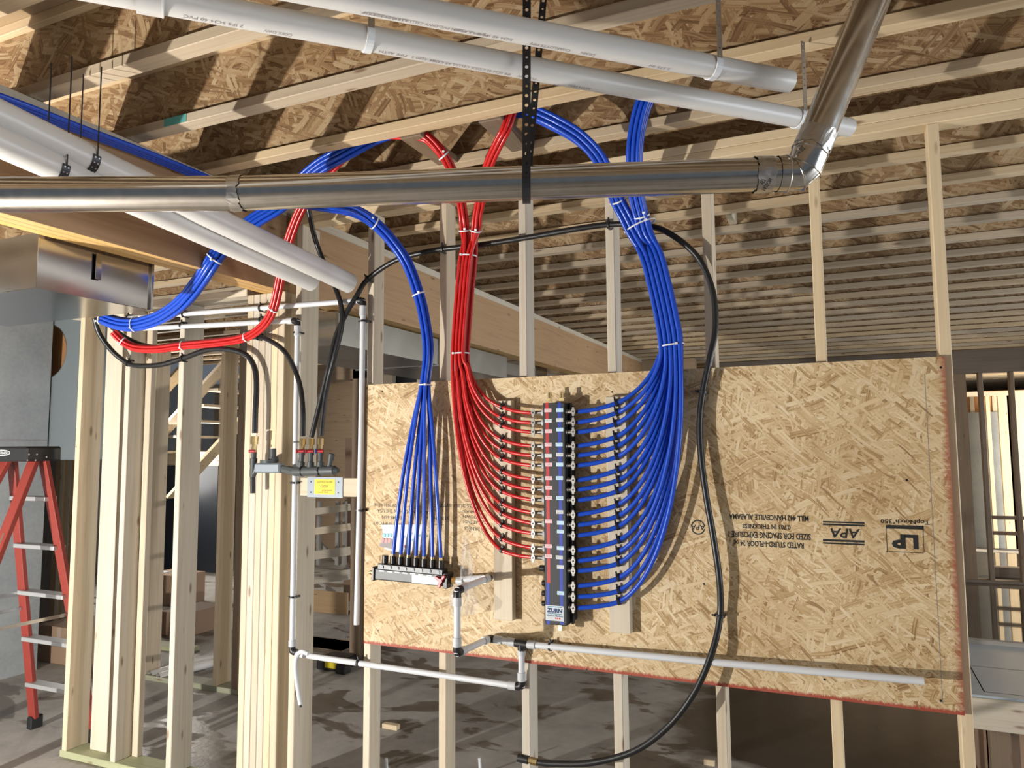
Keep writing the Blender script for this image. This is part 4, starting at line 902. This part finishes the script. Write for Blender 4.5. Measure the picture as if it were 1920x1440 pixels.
# two larger drain pipes at the left, falling towards the wall
LR = .048
a3, b3 = ad(0, 217, 2.256), ad(655, 531, 3.60); a3 = a3+(a3-b3)*.35
a4, b4 = ad(0, 266, 2.256), ad(584, 527, 3.56); a4 = a4+(a4-b4)*.35
pC = drain('drain_pipe', a3, b3, LR, 'thick white drain pipe at the left, right one of the pair, nearer the board'); pD = drain('drain_pipe', a4, b4, LR, 'thick white drain pipe at the left, left one of the pair, under the beam')
for par, a, b, px, l in ((pC, a3, b3, 166, 'black perforated strap looped under the right thick drain pipe'), (pD, a4, b4, 106, 'black perforated strap looped under the left thick drain pipe')):
    q = onl(a, b, px); ax = (b-a).normalized(); e = empty('pipe_strap', q-V((0, 0, LR+.003))); tag(e, l, 'strap'); u = V((-ax.y, ax.x, 0)).normalized(); m = MB(); pv = None; hm2 = MB()
    for i in range(19):
        an = math.pi*i/18; r_ = LR+.003; z = q+u*math.cos(an)*r_-V((0, 0, 1))*math.sin(an)*r_
        if pv is not None: m.obox((pv+z)/2, ax, (z-pv).normalized(), ax.cross((z-pv).normalized()), (.026, (z-pv).length*1.02, .0016))
        if i % 2: 
            nn = (z-q).normalized()
            for s_ in (-.006, .006): hm2.cyl(z+ax*s_+nn*.0006, z+ax*s_+nn*.0012, .0028, 6)
        pv = z
    m.build('loop', BLACKS, e); hm2.build('hole_edge', STEEL, e)
    for s_ in (-1, 1): p0 = q+u*s_*(LR+.003); MB().obox((p0+V((p0.x, p0.y, JZ)))/2, ax, u, (0, 0, 1), (.004, .002, JZ-p0.z)).build('strand', BLACKS, e)

# ================================================================== SHEET METAL
pm_ = empty('sheet_metal_plenum', (-1.1, -.92, 2.385)); tag(pm_, 'folded sheet-metal duct box hung under the laminated beam at the left', 'duct')
X0, X1, Y0_, Y1_, Z0, Z1 = -1.7, -.70, -1.19, -.675, 2.385, 2.60
MB().box((X1-.001, Y0_, Z0), (X1, Y1_, Z1)).build('side_panel', SHEET, pm_); MB().box((X0, Y0_-.001, Z0), (X1, Y0_, Z1)).build('front_panel', SHEET, pm_)
MB().box((X0, Y0_, Z0-.001), (-1.12, Y1_, Z0)).build('bottom_panel', SHEET, pm_); MB().box((-1.118, Y0_, Z0-.003), (X1, Y1_, Z0-.002)).build('bottom_panel', SHEET, pm_)
MB().box((X0, Y1_, Z0), (X1, Y1_+.001, Z1)).build('back_panel', SHEET, pm_)
MB().box((X1, Y0_-.003, Z0), (X1+.004, Y0_+.006, Z1), .001).build('corner_fold', SHEET, pm_); MB().box((X1, Y1_-.008, Z0), (X1+.012, Y1_+.004, Z1), .001).build('corner_fold', SHEET, pm_)
q = ux(183, 500, X1+.004); MB().obox(q+V((.006, 0, 0)), (.97, .2, 0), (-.2, .97, 0), (0, 0, 1), (.002, .03, .11)).build('tab', SHEET, pm_)
td = empty('trunk_duct', (-1.05, 3, 2.32)); tag(td, 'flat galvanised trunk duct running under the beam beyond the stud wall', 'duct')
for i in range(4):
    y = .55+1.22*i; k_s = .0 if i < 2 else .16
    MB().box((-1.35, y, 2.38+k_s*.5), (-.62-k_s, y+1.215, 2.575), .003).build('section', DULLSH, td); MB().box((-1.36, y-.012, 2.372+k_s*.5), (-.612-k_s, y+.012, 2.58), .003).build('drive_cleat', SHEET, td)
# round-cornered duct boot with a cut circle, beyond the wall end
by = 1.09
DROPM = plain('dull_zinc_duct', (.30, .35, .37), .5, .35)
c0, c1 = uy(66, 596, by), uy(164, 862, by); hc = uy(92, 659, by); hr = abs(uy(125, 659, by).x-hc.x)
bt_ = empty('duct_drop', V(((c0.x+c1.x)/2, by, c1.z))); tag(bt_, 'grey sheet-metal duct drop with a round hole cut in it, behind the ladder', 'duct')
vs = []; fs = []; n = 48
for j in range(n):
    a = 2*math.pi*j/n; dx, dz = math.cos(a), math.sin(a)
    vs.append((hc.x+dx*hr, by, hc.z+dz*hr))
    tt = min([t for t in [((c1.x-hc.x)/dx if dx > 1e-6 else 9), ((c0.x-hc.x)/dx if dx < -1e-6 else 9), ((c0.z-hc.z)/dz if dz > 1e-6 else 9), ((c1.z-hc.z)/dz if dz < -1e-6 else 9)]])
    vs.append((hc.x+dx*tt, by, hc.z+dz*tt))
for j in range(n): k = 2*j; k2 = 2*((j+1) % n); fs.append((k, k2, k2+1, k+1))
m = MB().add(vs, fs); cors = [(c0.x, c0.z), (c1.x, c0.z), (c1.x, c1.z), (c0.x, c1.z)]
for cx_, cz_ in cors:
    best = sorted(range(n), key=lambda j: (vs[2*j+1][0]-cx_)**2+(vs[2*j+1][2]-cz_)**2)[:2]; m.add([vs[2*best[0]+1], vs[2*best[1]+1], (cx_, by, cz_)], [(0, 1, 2)])
m.build('front', DROPM, bt_)
m = MB()
for i in range(13): 
    pass
arc = [(c0.x, c0.z), (c0.x, c1.z+.06)]+[(c0.x+.06-.06*math.cos(a*math.pi/16), c1.z+.06-.06*math.sin(a*math.pi/16)) for a in range(9)]+[(c1.x, c1.z), (c1.x, c0.z)]
vs = [(x, by, z) for x, z in arc]+[(x, by+.3, z) for x, z in arc]; k = len(arc)
mk('wrapper', vs, [(i, i+1, i+1+k, i+k) for i in range(k-1)], DROPM, bt_, V((c0.x, by, c1.z)), False)
MB().ring((hc.x, by, hc.z), (0, 1, 0), hr, (.004, .003), 40, 6).build('hole_rim', SHEET, bt_)
MB().box((hc.x-.14, by+.12, hc.z-.25), (hc.x+.1, by+.15, hc.z+.3)).build('inner_board', ORANGE, bt_)
MB().cyl((c0.x+.05, by-.012, c1.z), (c0.x+.05, by-.012, c0.z-.5), .012, 8).build('seam', SHEET, bt_)

# ================================================================== LADDER
ld = empty('step_ladder', (-2.9, .0, 0)); tag(ld, 'red fibreglass stepladder with black top cap and aluminium steps at the far left', 'ladder')
fL = uz(65, 1365, 0); fR = V((fL.x+.56, fL.y, 0)); tY = -.06; tz = 1.735
tL, tR = uy(22, 868, tY), uy(80, 868, tY); tL.z = tR.z = tz
def rail(a, b, w_=.068, d=.028): return MB().bar(a, b, d, w_, up=(1, 0, 0), c=.003)
for a, b in ((fL, tL), (fR, tR)):
    o = rail(a+(b-a)*.04, b).build('front_rail', FIBER, ld); MB().obox(V(a)+V((0, 0, .04)), (1, 0, 0), (0, 1, 0), (0, 0, 1), (.045, .085, .08), .008).build('rubber_foot', BLACKP, o)
rB = V((0, -.78, 0))
for a, t_ in ((V((fL.x-.08, -.80, 0)), tL+V((.02, -.03, 0))), (V((fR.x-.02, -.80, 0)), tR+V((-.02, -.03, 0)))):
    o = rail(a, t_, .075, .030).build('rear_rail', FIBER, ld)
    if t_.x > -2.75:
        for f_, l_2 in ((.30, .17), (.52, .10)): 
            c = t_.lerp(a, f_); dn = (a-t_).normalized(); nn = V((1, 0, 0)); s_ = nn.cross(dn); MB().obox(c+V((.0158, 0, 0)), dn, s_, nn, (l_2, .05, .0008)).build('sticker', STK, o)
for k in range(1, 6):
    f_ = .295*k/tz; p0, p1 = fL.lerp(tL, f_), fR.lerp(tR, f_); MB().obox((p0+p1)/2, (1, 0, 0), (0, 1, 0), (0, 0, 1), ((p1-p0).length, .08, .026), .003).build('step', ALU, ld)
MB().box((tL.x-.09, tY-.13, tz-.035), (tR.x+.045, tY+.09, tz+.055), .012).build('top_cap', BLACKP, ld)
for px, py in ((55, 852), (70, 852), (52, 863), (67, 863), (88, 857)): c = uy(px, py, tY-.13); MB().cyl(c, c-V((0, .003, 0)), .005, 8).build('rivet', STEEL, ld)
cp = uy(4, 849, tY-.131); MB().sweep([cp+V((.075*math.cos(a*math.pi/12), -.001, .016*math.sin(a*math.pi/12))) for a in range(25)], .0022, 6, False).build('badge_oval', TIE, ld); text('badge_print', 'WERNER', TIE, ld, cp+V((0, -.002, 0)), (1, 0, 0), (0, 0, 1), .11, .016, .01, .2)
for z in (.78, .88): 
    a = fL.lerp(tL, z/tz); b = V((fL.x-.02, -.80, 0)).lerp(tL, z/tz); MB().bar(a, b, .004, .02).build('spreader', STEEL, ld)
    a = fR.lerp(tR, z/tz); b = V((fR.x-.02, -.80, 0)).lerp(tR, z/tz); 
    if z < .8: MB().bar(a, b, .004, .02).build('spreader', STEEL, ld)

# ================================================================== THINGS FURTHER BACK
def carton(name, px0, px1, pyb, h, d, Y, label, mat=CARD, open_=False, zz=0.):
    a, b = uy(px0, pyb, Y), uy(px1, pyb, Y); e = empty(name, V(((a.x+b.x)/2, Y+d/2, zz))); tag(e, label, 'box')
    if not open_: MB().box((a.x, Y, zz), (b.x, Y+d, zz+h), .004).build('body', mat, e); MB().box(((a.x+b.x)/2-.025, Y-.0012, zz+h*.55), ((a.x+b.x)/2+.025, Y-.0004, zz+h)).build('packing_tape', STK, e)
    else:
        for lo, hi in (((a.x, Y, zz), (b.x, Y+.006, zz+h)), ((a.x, Y+d-.006, zz), (b.x, Y+d, zz+h)), ((a.x, Y, zz), (a.x+.006, Y+d, zz+h)), ((b.x-.006, Y, zz), (b.x, Y+d, zz+h)), ((a.x, Y, zz), (b.x, Y+d, zz+.006))): MB().box(lo, hi).build('wall', mat, e)
    return e, a, b
carton('cardboard_box', 66, 150, 1268, .30, .42, 1.25, 'cardboard box lying on the floor behind the ladder steps')
carton('cardboard_box', 268, 330, 1200, .34, .4, 3.3, 'cardboard box with a leaflet on top, behind the left studs')
q = uy(300, 1150, 3.45); o = MB().box((q.x-.1, 3.36, .341), (q.x+.08, 3.52, .345)).build('leaflet', LABELW); tag(o, 'small white leaflet lying on the cardboard box behind the left studs', 'paper')
carton('cardboard_box', 296, 345, 1235, .22, .5, 2.3, 'low cardboard box in front of the dark opening behind the studs', CARDD)
e, a, b = carton('open_carton', 1853, 1990, 1440, .52, .5, 1.5, 'open cardboard carton standing under the grey-topped table at the right', CARD, True)
# loose PVC offcuts on the floor
for (p, q_, lab_) in (((281, 1266), (420, 1226), 'white plastic pipe offcut on the floor, left one of the two showing open ends'), ((297, 1270), (420, 1237), 'white plastic pipe offcut on the floor, right one of the two showing open ends')):
    a, b = uz(p[0], p[1], .035), uz(q_[0], q_[1], .035); e = MB().pipe([a, b], .032, .006, 20).build('pipe_offcut', PVC, None, True); tag(e, lab_, 'pipe')
# dark framed opening and header behind
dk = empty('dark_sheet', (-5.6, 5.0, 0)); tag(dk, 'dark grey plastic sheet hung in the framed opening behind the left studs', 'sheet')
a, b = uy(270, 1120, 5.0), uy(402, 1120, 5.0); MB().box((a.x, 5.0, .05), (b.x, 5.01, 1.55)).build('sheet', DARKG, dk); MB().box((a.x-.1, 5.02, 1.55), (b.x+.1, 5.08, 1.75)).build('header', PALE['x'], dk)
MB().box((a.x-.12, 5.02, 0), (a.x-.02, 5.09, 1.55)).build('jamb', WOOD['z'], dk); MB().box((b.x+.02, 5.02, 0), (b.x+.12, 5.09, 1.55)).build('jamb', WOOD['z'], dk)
# staircase framing rising to the right
st_ = empty('stair_framing', (-3.4, 4.6, .9)); tag(st_, 'bare wooden stair stringers and treads rising behind the left stud wall', 'stairs')
for cx_, cy_ in ((316, 722), (342, 772), (398, 850)):
    a, b = uy(cx_-75, cy_+82, 4.6), uy(cx_+95, cy_-104, 4.6); MB().bar(a, b, .04, .20, up=(0, -1, 0)).build('stringer', WOOD['x'], st_)
for k in range(6):
    c = uy(300+k*26, 850-k*29, 4.75); MB().box((c.x-.14, 4.66, c.z), (c.x+.14, 5.5, c.z+.035)).build('tread', PALE['y'], st_)
for px in (350, 372, 420): q = uy(px, 900, 5.8); MB().box((q.x-.04, 5.7, 0), (q.x+.04, 5.8, 2.9)).build('wall_stud', WOOD['z'], st_)
# lumber rack seen between the post and the board
rk = empty('lumber_rack', uy(622, 1170, 3.6)); tag(rk, 'stacked open wooden rails and plywood leaning beyond the gap left of the board', 'lumber')
for y, t_ in ((958, 10), (995, 10), (1040, 12), (1084, 14)):
    a, b = uy(575, y+3, 3.6), uy(655, y-7, 3.6); MB().bar(a, b, .05, t_*.0075, c=.002).build('rail', PALE['x'], rk)
a, b = uy(592, 1012, 4.1), uy(655, 1070, 4.1); MB().bar(a, b, .04, .04).build('brace', GREYW['x'], rk); a, b = uy(592, 1085, 4.1), uy(650, 1130, 4.1); MB().bar(a, b, .04, .04).build('brace', GREYW['x'], rk)
for px in (597, 632, 645): a, b = uy(px, 940, 4.0), uy(px, 1060, 4.0); MB().box((a.x-.02, 4.0, b.z), (a.x+.02, 4.04, a.z)).build('upright', GREYW['z'], rk)
a, b = uy(580, 1174, 3.7), uy(652, 1112, 3.7); MB().box((a.x, 3.7, a.z), (b.x, 3.715, b.z)).build('plywood_sheet', PLY, rk)
MB().box((a.x, 4.3, .0), (b.x+.2, 4.32, 1.9)).build('back_sheet', CARDD, rk); MB().box((a.x, 3.72, 0), (b.x, 3.9, a.z)).build('dark_base', CARDD, rk)
# spool, tool case, scrap
q = uz(601, 1238, 0.); sp = empty('wire_spool', (q.x, q.y+.6, .16)); tag(sp, 'silver coil of strapping resting behind the black tool case', 'spool')
c = uy(601, 1222, q.y+.45)
sp.location = c; WORLD[sp.name] = c.copy()
for dz in (-.055, .045): MB().cyl(c+V((0, 0, dz)), c+V((0, 0, dz+.012)), .10, 24).build('flange', STEEL, sp, True)
MB().cyl(c+V((0, 0, -.05)), c+V((0, 0, .045)), .085, 20).build('winding', STEEL, sp, True)
o = MB().box((c.x-.25, q.y+.3, 0), (c.x+.35, q.y+.62, c.z-.056), .004).build('pallet_block', BROWN['x']); tag(o, 'low dark wood block under the silver coil of strapping', 'wood')
a, b = uz(592, 1256, 0), uz(664, 1258, 0); tc = empty('tool_case', ((a.x+b.x)/2, a.y+.1, 0)); tag(tc, 'flat black tool case with a yellow label on the floor beyond the post', 'tool case')
MB().box((a.x, a.y, .005), (b.x-.06, a.y+.22, .095), .01).build('case', BLACKP, tc); MB().box((a.x+(b.x-a.x)*.3, a.y-.003, .03), (a.x+(b.x-a.x)*.68, a.y, .075)).build('label', YEL, tc); MB().box((b.x-.09, a.y-.03, 0), (b.x, a.y+.06, .07), .008).build('latch', BLACKP, tc)
for px, py, l, w_, lab_ in ((733, 1366, .11, .04, 'small pale wood offcut lying on the floor left of the second stud'), (1330, 1435, .06, .02, 'tiny wood chip on the wet floor right of the hose')):
    q = uz(px, py, 0); o = MB().box((q.x-l/2, q.y-w_/2, 0), (q.x+l/2, q.y+w_/2, .03), .002).build('wood_offcut', WOOD['x']); tag(o, lab_, 'wood offcut')
for px, lab_ in ((726, 'thin white tube sticking up from the slab near the first stud below the board'), (901, 'thin white tube sticking up from the slab near the third stud below the board')):
    q = uz(px, 1452, 0); o = MB().cyl(q, uy(px-2, 1421, q.y), .008, 10).build('stub_tube', TIE, None, True); tag(o, lab_, 'tube')
# table with grey boards at the right
ta = uy(1806, 1200, 3.3)
tb = empty('work_table', (3.6, 3.0, 0)); tag(tb, 'site-built table with shiny grey board top at the lower right', 'table')
tz_ = uz(1860, 1300, .55); T0, T1 = uz(1806, 1300, .52), uz(1806, 1205, .52)
MB().box((2.62, T0.y, .48), (4.6, T1.y, .52), .004).build('top_board', INSUL, tb); MB().box((2.62, T0.y-.02, .36), (4.6, T0.y, .51), .003).build('apron', PALE['x'], tb)
MB().box((2.62, T1.y, .5), (4.6, T1.y+.05, .545), .003).build('back_rail', GREYW['x'], tb)
for x in (2.70, 4.45):
    for y in (T0.y+.02, T1.y-.08): MB().box((x, y, 0), (x+.09, y+.06, .48), .003).build('leg', BROWN['z'], tb)
MB().bar((2.75, T0.y+.1, .2), (3.3, T0.y+.1, .36), .04, .09).build('brace', BROWN['x'], tb)
q = uz(1903, 1085, 0); o = MB().box((q.x-.25, q.y, 0), (q.x+.25, q.y+.15, .14), .004).build('lumber_scrap', BROWN['x']); tag(o, 'dark scrap of lumber lying at the far partition in the wet', 'wood offcut')
# metal duct pieces behind the red bundle, above the board
q = uy(985, 690, 4.0); df = empty('duct_terminal', (uy(940, 705, 4.0).x, 4.02, 0)); tag(df, 'pale framed opening with bright duct end seen above the board behind the red bundle', 'duct')
a, b = uy(893, 708, 4.0), uy(958, 686, 4.0)
for lo, hi in (((a.x, 4, 0), (a.x+.05, 4.05, b.z+.15)), ((a.x, 4, a.z), (b.x+.1, 4.05, a.z+.05))): MB().box(lo, hi).build('frame_member', PALE['x'], df)
a, b = uy(944, 708, 4.0), uy(972, 676, 4.0); MB().box((a.x, 3.98, a.z), (b.x+.2, 4.3, b.z), .004).build('duct_end', SHEET, df)
wf = empty('window_rough_frame', (uy(760, 720, 5.0).x, 5.04, 0)); tag(wf, 'pale rough frame around a dark opening above the board left of the blue bundle', 'frame')
a, b = uy(732, 730, 5.0), uy(782, 668, 5.0); 
for lo, hi in (((a.x-.1, 5, b.z-.02), (b.x+.3, 5.08, b.z+.06)), ((a.x-.1, 5, 0), (a.x+.03, 5.08, b.z)), ((b.x, 5, 0), (b.x+.07, 5.08, b.z))): MB().box(lo, hi).build('member', PALE['x'], wf)
MB().box((a.x, 5.1, 0), (b.x, 5.12, b.z)).build('opening_shade_panel', DARKG, wf)  # dark panel put in for the shade inside the framed opening
# paper tag on the far header
a, b = uy(622, 668, 2.19), uy(658, 658, 2.19); o = MB().box((a.x, 2.188, a.z-.012), (b.x, 2.192, b.z), 0).build('paper_tag', LABELW); tag(o, 'white printed tag stapled to the dark header behind the crossing hoses', 'tag')
bpy.context.view_layer.update()
